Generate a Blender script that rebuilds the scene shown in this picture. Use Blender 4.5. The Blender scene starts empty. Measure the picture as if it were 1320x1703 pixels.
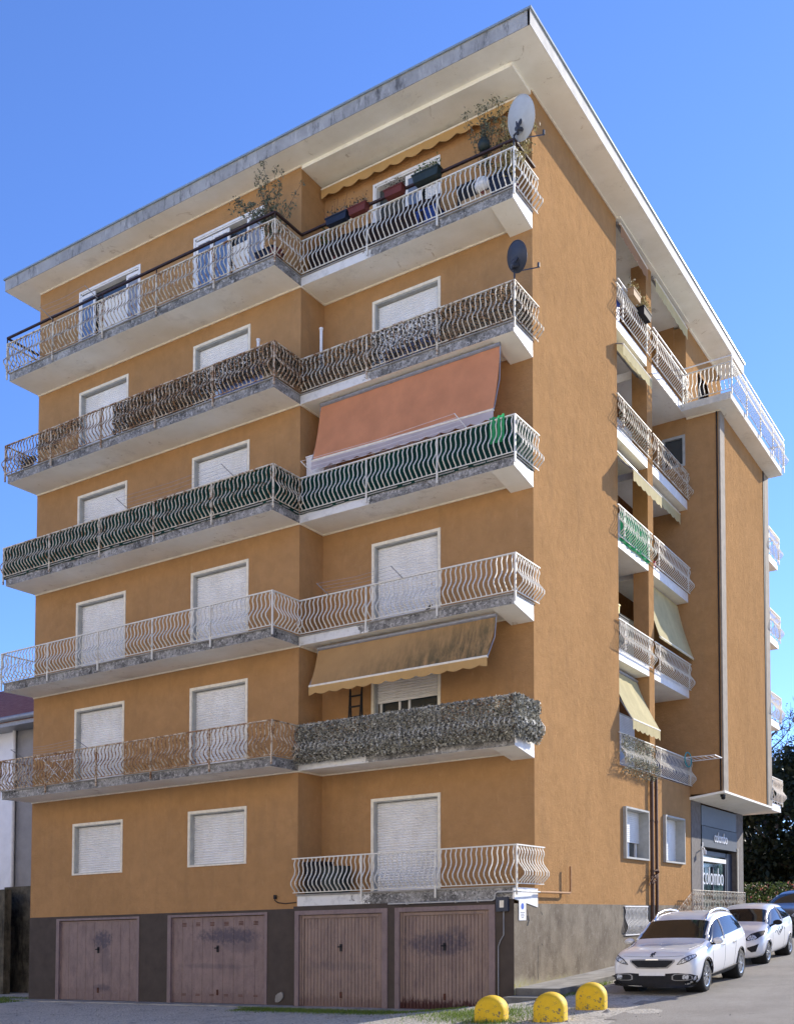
import bpy, math, random
from mathutils import Vector, Matrix
from mathutils.bvhtree import BVHTree
C = bpy.context.scene.collection
SC = bpy.context.scene
R = math.radians
KX, KY = .0115, .025          # the site falls to the left and rises to the back

# ---------------------------------------------------------------- camera
cd = bpy.data.cameras.new('camera'); cam = bpy.data.objects.new('camera', cd); C.objects.link(cam)
cam.location = (10.0629, -19.8163, 1.487)
cam.rotation_euler = (math.pi / 2 + .0431, 0, .5402)
cd.sensor_fit = 'HORIZONTAL'; cd.sensor_width = 36; cd.lens = 36 * 1748.05 / 1320
cd.shift_x = (660 - 733.6) / 1320; cd.shift_y = (1490.2 - 851.5) / 1320
cd.clip_start = .1; cd.clip_end = 6000
SC.camera = cam
# ---------------------------------------------------------------- sky, sun, exposure
SUN = Vector((.337, .835, .435)).normalized()       # towards the sun
w = bpy.data.worlds.new('World'); SC.world = w; w.use_nodes = True
nt = w.node_tree; sky = nt.nodes.new('ShaderNodeTexSky'); sky.sky_type = 'NISHITA'; sky.sun_disc = False
sky.sun_elevation = math.asin(SUN.z); sky.sun_rotation = math.atan2(SUN.x, SUN.y)
sky.air_density = 1.0; sky.dust_density = .1; sky.ozone_density = 9.0; sky.altitude = 250
tint = nt.nodes.new('ShaderNodeMix'); tint.data_type = 'RGBA'; tint.blend_type = 'MULTIPLY'; tint.inputs[0].default_value = 1
nt.links.new(sky.outputs[0], tint.inputs[6]); tint.inputs[7].default_value = (1.04, .90, .99, 1)   # clear, dry late winter sky
nt.links.new(tint.outputs[2], nt.nodes['Background'].inputs[0]); nt.nodes['Background'].inputs[1].default_value = .12
ld = bpy.data.lights.new('sun', 'SUN'); lo = bpy.data.objects.new('sun', ld); C.objects.link(lo)
ld.energy = 2.9; ld.angle = R(.53); ld.color = (1, .93, .82)
lo.rotation_euler = (-SUN).to_track_quat('-Z', 'Y').to_euler()
SC.view_settings.view_transform = 'Standard'; SC.view_settings.look = 'None'
SC.view_settings.exposure = 1.38; SC.view_settings.gamma = 1

# ---------------------------------------------------------------- materials
class N:
    def __init__(s, name, rough=.8, spec=.3):
        s.m = bpy.data.materials.new(name); s.m.use_nodes = True; s.t = s.m.node_tree
        s.b = s.t.nodes['Principled BSDF']; s.b.inputs['Roughness'].default_value = rough
        s.b.inputs['Specular IOR Level'].default_value = spec
        s.tc = s.t.nodes.new('ShaderNodeTexCoord').outputs['Object']
    def n(s, ty, **k):
        o = s.t.nodes.new(ty)
        for a, v in k.items(): setattr(o, a, v)
        return o
    def link(s, a, b): s.t.links.new(a, b)
    def mapp(s, scale=(1, 1, 1), loc=(0, 0, 0)):
        o = s.n('ShaderNodeMapping'); s.link(s.tc, o.inputs[0])
        o.inputs['Scale'].default_value = scale; o.inputs['Location'].default_value = loc
        return o.outputs[0]
    def noise(s, scale, det=5, rough=.6, vec=None, dist=0):
        o = s.n('ShaderNodeTexNoise'); s.link(vec or s.tc, o.inputs['Vector'])
        o.inputs['Scale'].default_value = scale; o.inputs['Detail'].default_value = det
        o.inputs['Roughness'].default_value = rough; o.inputs['Distortion'].default_value = dist
        return o.outputs[0]
    def ramp(s, f, a, b, ca=(0, 0, 0), cb=(1, 1, 1)):
        o = s.n('ShaderNodeValToRGB'); s.link(f, o.inputs[0])
        o.color_ramp.elements[0].position = a; o.color_ramp.elements[1].position = b
        o.color_ramp.elements[0].color = (*ca, 1); o.color_ramp.elements[1].color = (*cb, 1)
        return o.outputs[0]
    def mix(s, f, a, b, mode='MIX'):
        o = s.n('ShaderNodeMix', data_type='RGBA', blend_type=mode)
        if isinstance(f, (int, float)): o.inputs[0].default_value = f
        else: s.link(f, o.inputs[0])
        for i, v in ((6, a), (7, b)):
            if isinstance(v, tuple): o.inputs[i].default_value = (*v, 1)
            else: s.link(v, o.inputs[i])
        return o.outputs[2]
    def math(s, op, a, b=None, clamp=False):
        o = s.n('ShaderNodeMath', operation=op, use_clamp=clamp)
        for i, v in ((0, a), (1, b)):
            if v is None: continue
            if isinstance(v, (int, float)): o.inputs[i].default_value = v
            else: s.link(v, o.inputs[i])
        return o.outputs[0]
    def xyz(s, vec=None):
        o = s.n('ShaderNodeSeparateXYZ'); s.link(vec or s.tc, o.inputs[0]); return o.outputs
    def blob(s, axis, c, r, soft=.5, nscale=6, namt=.35):
        """soft-edged stain: ellipse around c (two coordinates), radii r, broken up by noise"""
        xs = s.xyz(); tot = None
        for a, cc, rr in zip(axis, c, r):
            v = s.math('DIVIDE', s.math('SUBTRACT', xs[a], cc), rr); v = s.math('MULTIPLY', v, v)
            tot = v if tot is None else s.math('ADD', tot, v)
        nz = s.math('MULTIPLY', s.math('SUBTRACT', s.noise(nscale, 8, .75), .5), namt * 6)
        return s.ramp(s.math('ADD', tot, nz), soft, 1.25, (1, 1, 1), (0, 0, 0))
    def col(s, c):
        if isinstance(c, tuple): s.b.inputs['Base Color'].default_value = (*c, 1)
        else: s.link(c, s.b.inputs['Base Color'])
    def bump(s, h, st=.3, d=.01, prev=None):
        o = s.n('ShaderNodeBump'); o.inputs['Strength'].default_value = st; o.inputs['Distance'].default_value = d
        s.link(h, o.inputs['Height']); s.link(o.outputs[0], s.b.inputs['Normal']); return o
def simple(name, c, rough=.7, var=.25, scale=6, bump=.15, bs=60, spec=.3, metal=0, rot=None):
    s = N(name, rough, spec)
    f = s.ramp(s.noise(scale, 6), .3, .7)
    s.col(s.mix(f, tuple(x * (1 - var) for x in c), tuple(min(1, x * (1 + var * .6)) for x in c)))
    if bump: s.bump(s.noise(bs, 3), bump, .005)
    s.b.inputs['Metallic'].default_value = metal
    return s.m
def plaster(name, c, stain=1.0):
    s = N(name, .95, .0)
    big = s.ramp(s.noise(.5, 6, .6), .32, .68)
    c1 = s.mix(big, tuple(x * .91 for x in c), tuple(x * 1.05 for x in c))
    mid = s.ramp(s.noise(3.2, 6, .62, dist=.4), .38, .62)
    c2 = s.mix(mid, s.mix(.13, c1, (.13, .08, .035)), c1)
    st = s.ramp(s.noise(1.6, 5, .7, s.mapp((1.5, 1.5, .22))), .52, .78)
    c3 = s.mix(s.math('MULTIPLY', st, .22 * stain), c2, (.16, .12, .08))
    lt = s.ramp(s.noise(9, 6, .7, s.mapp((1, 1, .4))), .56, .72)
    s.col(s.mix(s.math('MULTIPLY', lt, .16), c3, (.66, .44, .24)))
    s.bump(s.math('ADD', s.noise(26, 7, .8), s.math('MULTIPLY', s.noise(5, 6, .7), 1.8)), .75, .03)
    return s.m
M = {}
M['ochre'] = plaster('ochre_plaster', (.455, .258, .114))
M['brownwall'] = simple('dark_brown_plinth', (.072, .056, .045), .85, .2, 3, .25, 40)
# sunlit concrete plinth
s = N('concrete_plinth', .93, .15)
a = s.mix(s.ramp(s.noise(1.3, 7, .65), .3, .7), (.16, .128, .092), (.28, .235, .17))
a = s.mix(s.ramp(s.noise(2.0, 8, .75, s.mapp((1, 1, .55))), .48, .7), a, (.11, .085, .06))
a = s.mix(s.ramp(s.noise(7, 8, .78), .54, .66), a, (.27, .235, .18))
low = s.math('ADD', s.xyz()[2], s.math('MULTIPLY', s.noise(2.5, 5), .5))
a = s.mix(s.ramp(low, .75, 1.05, (1, 1, 1), (0, 0, 0)), a, (.36, .33, .22))
moss = s.math('MULTIPLY', s.ramp(s.noise(9, 6, .7), .5, .6), s.ramp(low, .78, .95, (1, 1, 1), (0, 0, 0)))
s.col(s.mix(s.math('MULTIPLY', moss, .6), a, (.32, .28, .05)))
s.bump(s.noise(25, 8, .75), .6, .02); M['plinth'] = s.m
# soffit: cream lime paint with peeled patches
s = N('soffit_paint', .9, .15)
a = s.mix(s.ramp(s.noise(1.1, 6, .65), .3, .72), (.84, .81, .69), (.96, .94, .84))
p = s.ramp(s.noise(1.9, 9, .78, dist=1.1), .60, .64)
a = s.mix(s.math('MULTIPLY', p, .7), a, (.55, .49, .38))
p2 = s.ramp(s.noise(1.0, 6, .72, s.mapp((1, 1, 1), (7, 3, 1))), .58, .8)
s.col(s.mix(s.math('MULTIPLY', p2, .4), a, (.24, .21, .17)))
s.bump(s.noise(3, 9, .75, dist=1.1), .3, .02); M['soffit'] = s.m
M['cream'] = simple('cream_trim', (.80, .74, .60), .8, .15, 8, .1)
# slab edges: black lichen streaks over grey render; white where still painted
def edge(name, wx=None):
    s = N(name, .95, .1)
    a = s.mix(s.ramp(s.noise(1.7, 8, .75), .35, .65), (.055, .053, .048), (.40, .385, .35))
    a = s.mix(s.ramp(s.noise(9, 8, .8), .5, .62), a, (.55, .53, .49))
    a = s.mix(s.ramp(s.noise(16, 7, .8), .52, .62), a, (.03, .03, .028))
    if wx:
        x = s.xyz()[0]; d = s.math('ADD', x, s.math('MULTIPLY', s.math('SUBTRACT', s.noise(1.6, 8, .75), .5), 2.6))
        a = s.mix(s.ramp(d, .0, .06) if False else s.math('GREATER_THAN', s.math('MULTIPLY', d, -1), -wx), a,
                  s.mix(s.ramp(s.noise(4, 6, .7), .5, .8), (.74, .73, .69), (.42, .41, .38)))
    s.col(a); s.bump(s.noise(22, 8, .8), .7, .02); return s.m
M['edge'] = edge('stained_slab_edge'); M['edgew'] = edge('half_painted_slab_edge', -3.9)
s = N('weathered_fascia', .85, .2)
a = s.mix(s.ramp(s.noise(1.2, 6, .7), .3, .7), (.23, .23, .225), (.42, .415, .395))
a = s.mix(s.ramp(s.noise(5, 7, .75, s.mapp((1.3, 1.3, .35))), .52, .68), a, (.085, .085, .085))
a = s.mix(s.ramp(s.noise(6, 7, .75, s.mapp((1.2, 1.2, .4), (3, 3, 0))), .54, .7), a, (.50, .49, .46))
s.col(a); s.bump(s.noise(9, 6, .7), .4, .02); M['fascia'] = s.m
M['fasciaw'] = simple('pale_fascia', (.62, .59, .52), .85, .22, 3, .25, 20)
M['white'] = simple('white_paint', (.80, .79, .76), .6, .12, 5, .1)
M['flash'] = simple('metal_flashing', (.33, .37, .37), .45, .15, 4, 0, metal=.4)
# roller shutter: pvc, dusty
s = N('shutter_pvc', .55, .35)
a = s.mix(s.ramp(s.noise(1.2, 5, .6), .35, .7), (.76, .755, .73), (.88, .875, .85))
a = s.mix(s.math('MULTIPLY', s.ramp(s.noise(2.2, 6, .7, s.mapp((1.5, 1, .5))), .45, .7), .3), a, (.60, .54, .42))
s.col(s.mix(s.math('MULTIPLY', s.ramp(s.noise(14, 6, .7, s.mapp((1, 1, 3))), .5, .75), .25), a, (.52, .47, .38)))
M['shutter'] = s.m
M['reveal'] = simple('stone_reveal', (.42, .42, .39), .8, .2, 5, .15)
def paint(name, rust, base=(.72, .69, .60)):
    s = N(name, .6, .35)
    nz = s.noise(7, 8, .8)
    f = s.ramp(nz, 1 - rust - .04, 1 - rust + .03)
    rc = s.mix(s.ramp(s.noise(40, 4), .4, .6), (.17, .075, .03), (.34, .19, .08))
    s.col(s.mix(f, base, rc)); return s.m
M['rail0'] = paint('railing_paint_clean', .36); M['rail1'] = paint('railing_paint_worn', .46, (.66, .60, .47))
M['rail2'] = paint('railing_paint_rusty', .5, (.60, .50, .36)); M['rust'] = simple('rusty_iron', (.10, .035, .02), .8, .5, 12, .3)
M['handrail'] = simple('dark_handrail', (.05, .028, .024), .6, .4, 9, .2)
# mauve garage doors
def garage(name, blobs, rust=.0, base=(.30, .19, .17)):
    s = N(name, .55, .35)
    a = s.mix(s.ramp(s.noise(1.6, 6, .65), .3, .7), tuple(x * .86 for x in base), tuple(x * 1.12 for x in base))
    a = s.mix(s.math('MULTIPLY', s.ramp(s.noise(7, 8, .78, s.mapp((1, 1, .35))), .46, .66), .6), a, (.12, .08, .085))
    for c, r, k in blobs:
        a = s.mix(s.math('MULTIPLY', s.blob((0, 2), c, r, .1, 9, .6), k), a, (.062, .052, .072))
    z = s.xyz()[2]
    rz = s.math('ADD', z, s.math('MULTIPLY', s.math('SUBTRACT', s.noise(14, 6, .8, s.mapp((1, 1, .25))), .5), 1.0))
    a = s.mix(s.math('MULTIPLY', s.ramp(rz, .12, .22, (1, 1, 1), (0, 0, 0)), rust), a, (.055, .015, .012))
    sp = s.ramp(s.noise(20, 6, .75), .60, .66)
    s.col(s.mix(s.math('MULTIPLY', sp, .5), a, (.08, .03, .025)))
    s.bump(s.noise(4, 4), .12, .02); return s.m
M['gframe'] = garage('garage_frame_paint', [], 0, (.22, .16, .15))
def fabric(name, c, stain=None, k=.3, trans=.35):
    s = N(name, .9, .1)
    a = s.mix(s.ramp(s.noise(1.4, 5, .6), .3, .7), tuple(x * .88 for x in c), tuple(min(1, x * 1.08) for x in c))
    if stain:
        f = s.ramp(s.noise(4.5, 8, .75, s.mapp((1.6, 1, .22))), .34, .6)
        z = s.math('ADD', s.math('MULTIPLY', s.xyz()[0], .16), s.math('MULTIPLY', s.xyz()[2], -.45))
        f = s.math('MULTIPLY', f, s.ramp(z, -.05, .6)) if k > .9 else f
        a = s.mix(s.math('MULTIPLY', f, k), a, stain)
    s.col(a); s.bump(s.noise(2.2, 3), .25, .05)
    # cloth lets some light through
    t = s.n('ShaderNodeBsdfTranslucent'); s.link(a, t.inputs[0])
    mx = s.n('ShaderNodeMixShader'); mx.inputs[0].default_value = trans
    s.link(s.b.outputs[0], mx.inputs[1]); s.link(t.outputs[0], mx.inputs[2])
    s.link(mx.outputs[0], s.t.nodes['Material Output'].inputs[0]); return s.m
M['orange'] = fabric('orange_awning', (.78, .345, .175)); M['ochref'] = fabric('stained_awning', (.58, .36, .16), (.10, .10, .06), .905)
M['yellowf'] = fabric('yellow_awning', (.66, .42, .17)); M['creamf'] = fabric('cream_awning', (.80, .69, .38), (.5, .42, .22), .25)
M['salmonf'] = fabric('salmon_awning', (.50, .30, .17)); M['greyf'] = fabric('pale_valance', (.62, .55, .55))
M['greenf'] = fabric('green_netting', (.010, .062, .045), (.01, .02, .018), .7, .12)
M['logw'] = plaster('shade_brown_loggia_wall', (.14, .06, .025)); M['tarp'] = fabric('dark_brown_tarpaulin', (.03, .022, .02), None, .3, .05); M['navyf'] = fabric('navy_cloth', (.05, .065, .14)); M['brightg'] = fabric('bright_green_cloth', (.06, .42, .16)); M['bluef'] = fabric('blue_cloth', (.20, .27, .52))  # loggia plaster darkened so its deep shade is painted in
M['black'] = simple('black_plastic', (.018, .018, .02), .75, .3, 8, .05)
M['dark'] = simple('dark_interior', (.03, .025, .022), .9, .3, 3, 0)
M['grey'] = simple('grey_metal', (.30, .30, .31), .45, .2, 8, .05, metal=.3)
M['dgrey'] = simple('dark_grey_dish', (.045, .052, .07), .45, .2, 5, .05)
M['dish'] = simple('pale_dish', (.46, .48, .48), .45, .12, 3, .05)
M['terra'] = simple('terracotta_plastic', (.13, .03, .022), .7, .2, 6, .1)
M['navy'] = simple('navy_plastic', (.014, .02, .038), .6, .2, 6, .05)
M['dgreen'] = simple('dark_green_plastic', (.022, .032, .028), .5, .2, 6, .05)
M['blue'] = simple('blue_plastic', (.02, .05, .20), .5, .2, 6, .05)
M['red'] = simple('red_plastic', (.6, .02, .04), .4, .2, 6, .05)
M['yellowp'] = simple('yellow_plastic', (.75, .55, .03), .5, .15, 6, .05)
M['teal'] = simple('teal_plastic', (.05, .35, .38), .5, .15, 6, .05)
M['soil'] = simple('soil', (.05, .035, .025), .95, .4, 30, .5)
M['steel'] = simple('galvanised_pipe', (.5, .5, .48), .45, .2, 10, .05, metal=.5)
M['pipebr'] = simple('brown_pipe', (.10, .055, .035), .5, .3, 9, .1)
M['pipeoc'] = simple('ochre_painted_pipe', (.38, .20, .085), .7, .2, 9, .1)
M['wood'] = simple('warm_timber', (.42, .28, .15), .75, .2, 9, .1)
M['sign'] = simple('grey_sign_panel', (.072, .082, .095), .5, .12, 2, .03)
M['sign2'] = simple('slate_sign_panel', (.035, .042, .053), .5, .12, 2, .03)
M['letter'] = simple('white_lettering', (.75, .77, .8), .5, .05, 5, 0)
M['inkblue'] = simple('blue_print', (.05, .12, .5), .5, .05, 5, 0)
M['strip'] = simple('concrete_strip', (.30, .255, .20), .9, .2, 4, .4, 30); M['stone'] = simple('grey_stone_pillar', (.15, .132, .12), .85, .3, 6, .4, 30)
M['concrete'] = simple('worn_concrete', (.30, .285, .255), .93, .35, 2.5, .5, 30)
M['kerb'] = simple('kerb_stone', (.17, .165, .15), .9, .35, 4, .5, 25)
def leafm(name, c1, c2, tr=.3):
    s = N(name, .6, .3)
    g = s.n('ShaderNodeNewGeometry')
    f = s.n('ShaderNodeTexWhiteNoise'); f.noise_dimensions = '1D'; s.link(g.outputs['Random Per Island'], f.inputs['W'])
    a = s.mix(s.math('MULTIPLY', f.outputs['Value'], 1), c1, c2); s.col(a)
    t = s.n('ShaderNodeBsdfTranslucent'); s.link(a, t.inputs[0])
    mx = s.n('ShaderNodeMixShader'); mx.inputs[0].default_value = tr
    s.link(s.b.outputs[0], mx.inputs[1]); s.link(t.outputs[0], mx.inputs[2])
    s.link(mx.outputs[0], s.t.nodes['Material Output'].inputs[0]); return s.m
M['ivy'] = leafm('faded_ivy_leaf', (.035, .036, .028), (.62, .60, .50), .1)
M['ivydark'] = leafm('dried_ivy_leaf', (.022, .019, .013), (.24, .20, .145), .1)
M['ivyg'] = leafm('pale_green_ivy_leaf', (.07, .08, .04), (.42, .42, .32), .15)
M['olive'] = leafm('olive_leaf', (.07, .085, .05), (.22, .23, .15), .25)
M['dryleaf'] = leafm('dry_yellow_leaf', (.12, .09, .03), (.50, .42, .20), .3)
M['green'] = leafm('fresh_green_leaf', (.03, .07, .02), (.12, .20, .05), .3)
M['darkleaf'] = leafm('evergreen_leaf', (.008, .014, .006), (.035, .05, .02), .15)
M['flower'] = leafm('hedge_leaf_and_blossom', (.03, .06, .015), (.13, .19, .05), .25); M['bloss'] = leafm('hedge_blossom', (.5, .05, .05), (.8, .6, .45), .25)
M['grass'] = leafm('grass_blade', (.05, .10, .015), (.22, .30, .05), .35)
M['bark'] = simple('bark', (.10, .07, .05), .9, .35, 12, .4)
def glass(name, c=(.03, .04, .045), rough=.05):
    s = N(name, rough, .8); s.col(c); s.b.inputs['Coat Weight'].default_value = .3; return s.m
M['glass'] = glass('dark_window_glass'); M['glassb'] = glass('blue_grey_glass', (.12, .17, .26), .15)
s = N('car_glass', .04, .45); s.col((.012, .013, .012)); M['cglass'] = s.m
s = N('shop_glass', .06, .7); s.col(s.mix(s.ramp(s.noise(1.8, 7, .7), .4, .62), (.012, .022, .022), (.10, .17, .16))); M['sglass'] = s.m
def carp(name, c, metal=0):
    s = N(name, .28, .5); s.col(c); s.b.inputs['Coat Weight'].default_value = .8; s.b.inputs['Coat Roughness'].default_value = .05
    s.b.inputs['Metallic'].default_value = metal; return s.m
M['carwhite'] = carp('white_car_paint', (.74, .725, .70)); M['carsilver'] = carp('silver_car_paint', (.42, .43, .44), .4)
M['cardark'] = carp('dark_grey_car_paint', (.05, .046, .05), 0); M['chrome'] = simple('chrome', (.75, .75, .76), .18, .03, 5, 0, metal=1)
s = N('headlamp_glass', .12, .8); s.col(s.mix(s.ramp(s.noise(26, 3), .42, .58), (.14, .15, .17), (.62, .64, .66))); s.b.inputs['Coat Weight'].default_value = 1; M['lamp'] = s.m
M['tyre'] = simple('tyre_rubber', (.02, .02, .02), .85, .3, 20, .1); M['rim'] = simple('alloy_rim', (.50, .51, .53), .3, .1, 8, 0, metal=.8)
s = N('yellow_bollard_paint', .65, .3)
a = s.mix(s.ramp(s.noise(3, 6, .65), .3, .7), (.62, .38, .012), (.78, .52, .02))
z = s.math('MULTIPLY', s.math('SUBTRACT', .5, s.xyz()[2]), .16)
chip = s.ramp(s.math('ADD', s.noise(14, 8, .78), z), .60, .63)
a = s.mix(chip, a, s.mix(s.noise(30, 3), (.05, .04, .03), (.24, .2, .13)))
s.col(a); s.bump(s.noise(26, 5, .7), .5, .012); M['bollard'] = s.m
# ground: grey grit and fine gravel
s = N('grit_and_gravel', .95, .15)
a = s.mix(s.ramp(s.noise(.5, 6, .6), .3, .7), (.46, .41, .32), (.66, .60, .475))
v = s.n('ShaderNodeTexVoronoi'); v.inputs['Scale'].default_value = 19; s.link(s.tc, v.inputs['Vector'])
a = s.mix(.62, a, s.mix(v.outputs['Distance'], (.84, .78, .68), (.17, .155, .13)))
a = s.mix(s.math('MULTIPLY', s.ramp(s.noise(55, 4, .8), .55, .66), .6), a, (.50, .48, .43))
a = s.mix(s.math('MULTIPLY', s.ramp(s.noise(1.3, 6, .7), .55, .72), .5), a, (.07, .062, .05))
s.col(a); s.bump(s.math('ADD', v.outputs['Distance'], s.noise(60, 5, .8)), .9, .03); M['gravel'] = s.m
s = N('worn_asphalt', .9, .2)
a = s.mix(s.ramp(s.noise(.7, 6, .65), .3, .7), (.245, .218, .18), (.36, .325, .27))
a = s.mix(s.math('MULTIPLY', s.ramp(s.noise(85, 4, .85), .52, .62), .65), a, (.42, .40, .35))
a = s.mix(s.math('MULTIPLY', s.ramp(s.noise(60, 4, .85, s.mapp((1, 1, 1), (4, 4, 4))), .55, .64), .7), a, (.045, .042, .038))
a = s.mix(s.math('MULTIPLY', s.ramp(s.noise(2.2, 7, .75, dist=.8), .64, .70), .7), a, (.07, .055, .04))
s.col(a); s.bump(s.noise(80, 5, .85), .8, .02); M['asphalt'] = s.m
s = N('roof_tiles_red', .9, .15)
v = s.n('ShaderNodeTexBrick'); v.inputs['Scale'].default_value = 3.2
v.inputs['Color1'].default_value = (.30, .10, .08, 1); v.inputs['Color2'].default_value = (.42, .18, .13, 1); v.inputs['Mortar'].default_value = (.03, .015, .012, 1)
s.link(s.tc, v.inputs[0]); s.col(v.outputs[0]); M['tile'] = s.m
M['nwarm'] = simple('warm_cream_render', (.74, .66, .53), .9, .08, 1, .1); M['nwall'] = simple('pale_rendered_wall', (.80, .80, .82), .9, .1, 2, .15); M['ngrey'] = simple('grey_rendered_wall', (.30, .29, .285), .9, .15, 2, .15)
s = N('old_stained_wall', .95, .1)
a = s.mix(s.ramp(s.noise(1.2, 7, .7), .35, .65), (.022, .020, .016), (.17, .15, .11))
s.col(s.mix(s.ramp(s.noise(2, 6, .7, s.mapp((1.4, 1.4, .3))), .5, .66), a, (.02, .018, .016))); s.bump(s.noise(12, 6), .5, .03); M['oldwall'] = s.m

# ---------------------------------------------------------------- mesh helpers
class MB:
    def __init__(s): s.v = []; s.f = []; s.mi = []
    def add(s, vs, fs, mi=0):
        o = len(s.v); s.v += [tuple(p) for p in vs]; s.f += [tuple(i + o for i in f) for f in fs]; s.mi += [mi] * len(fs)
    def quad(s, a, b, c, d, mi=0): s.add([a, b, c, d], [(0, 1, 2, 3)], mi)
    def poly(s, pts, mi=0): s.add(pts, [tuple(range(len(pts)))], mi)
    def box(s, x0, x1, y0, y1, z0, z1, mi=0):
        s.add([(x0, y0, z0), (x1, y0, z0), (x1, y1, z0), (x0, y1, z0), (x0, y0, z1), (x1, y0, z1), (x1, y1, z1), (x0, y1, z1)],
              [(0, 3, 2, 1), (4, 5, 6, 7), (0, 1, 5, 4), (1, 2, 6, 5), (2, 3, 7, 6), (3, 0, 4, 7)], mi); return s
    def prism(s, pts, d, mi=0):
        """closed outline pts (3-D), extruded by vector d"""
        n = len(pts); q = [tuple(a + b for a, b in zip(p, d)) for p in pts]
        s.add(list(pts) + q, [tuple(range(n))[::-1], tuple(range(n, 2 * n))] + [(i, (i + 1) % n, n + (i + 1) % n, n + i) for i in range(n)], mi); return s
    def tube(s, path, r, n=6, mi=0, closed=False, cap=True):
        P = [Vector(p) for p in path]; m = len(P)
        rs = r if isinstance(r, (list, tuple)) else [r] * m; rings = []
        prevu = None
        for i, p in enumerate(P):
            if closed: t = P[(i + 1) % m] - P[i - 1]
            else: t = P[min(i + 1, m - 1)] - P[max(i - 1, 0)]
            if t.length < 1e-9: t = Vector((0, 0, 1))
            t.normalize()
            if prevu is None:
                u = t.orthogonal()
                if abs(t.z) < .9: u = t.cross(Vector((0, 0, 1)))
                else: u = t.cross(Vector((1, 0, 0)))
            else: u = prevu - t * prevu.dot(t)
            if u.length < 1e-6: u = t.orthogonal()
            u.normalize(); prevu = u; v = t.cross(u)
            rings.append([p + (u * math.cos(2 * math.pi * (k + .5) / n) + v * math.sin(2 * math.pi * (k + .5) / n)) * rs[i] for k in range(n)])
        fs = []; cnt = m if closed else m - 1
        for i in range(cnt):
            j = (i + 1) % m
            for k in range(n): fs.append((i * n + k, i * n + (k + 1) % n, j * n + (k + 1) % n, j * n + k))
        if cap and not closed: fs += [tuple(range(n))[::-1], tuple(range((m - 1) * n, m * n))]
        s.add([q for r_ in rings for q in r_], fs, mi); return s
    def lathe(s, prof, n=20, c=(0, 0, 0), mi=0, axis='z'):
        vs = []; m = len(prof)
        for (r, z) in prof:
            for k in range(n):
                a = 2 * math.pi * k / n
                q = (r * math.cos(a), r * math.sin(a), z)
                if axis == 'x': q = (z, r * math.cos(a), r * math.sin(a))
                if axis == 'y': q = (r * math.sin(a), z, r * math.cos(a))
                vs.append((c[0] + q[0], c[1] + q[1], c[2] + q[2]))
        fs = [(i * n + k, i * n + (k + 1) % n, (i + 1) * n + (k + 1) % n, (i + 1) * n + k) for i in range(m - 1) for k in range(n)]
        s.add(vs, fs, mi); return s
    def build(s, name, mat, parent=None, smooth=False, loc=None):
        me = bpy.data.meshes.new(name)
        off = Vector((0, 0, 0))
        if parent is not None:
            p = parent
            while p is not None: off += p.location; p = p.parent
        if loc is not None: off = off * 0 + Vector(loc)
        me.from_pydata([(x - off.x, y - off.y, z - off.z) for x, y, z in s.v], [], s.f)
        for m_ in (mat if isinstance(mat, (list, tuple)) else [mat]): me.materials.append(M[m_] if isinstance(m_, str) else m_)
        for p_, i in zip(me.polygons, s.mi): p_.material_index = i; p_.use_smooth = smooth
        me.update(); o = bpy.data.objects.new(name, me); C.objects.link(o)
        if parent is not None: o.parent = parent
        elif loc is not None: o.location = loc
        return o
def tag(o, label=None, cat=None, group=None, kind=None):
    for k, v in (('label', label), ('category', cat), ('group', group), ('kind', kind)):
        if v: o[k] = v
    return o
def empty(name, loc, label, cat, group=None, rz=0):
    o = bpy.data.objects.new(name, None); C.objects.link(o); o.location = loc; o.rotation_euler = (0, 0, rz)
    return tag(o, label, cat, group)
def bx(name, mat, parent, *a, **k): return MB().box(*a).build(name, mat, parent, **k)
def copy_tree(o, parent=None):
    c = o.copy(); C.objects.link(c); c.parent = parent
    for ch in list(o.children): copy_tree(ch, c)
    return c
def leaves(mb, pts, size, rng, mi=0, flat=None):
    for p in pts:
        a = Vector((rng.gauss(0, 1), rng.gauss(0, 1), rng.gauss(0, 1))).normalized()
        b = a.cross(Vector((rng.gauss(0, 1), rng.gauss(0, 1), rng.gauss(0, 1)))).normalized()
        if flat is not None: b = (b + Vector(flat) * 0).normalized()
        l = size * rng.uniform(.6, 1.3); w_ = l * rng.uniform(.35, .6); p = Vector(p)
        mb.add([p - a * l * .5, p + b * w_ * .5, p + a * l * .5, p - b * w_ * .5], [(0, 1, 2, 3)], mi)
def sm(a, b, x):
    t = max(0, min(1, (x - a) / (b - a))); return t * t * (3 - 2 * t)

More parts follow.
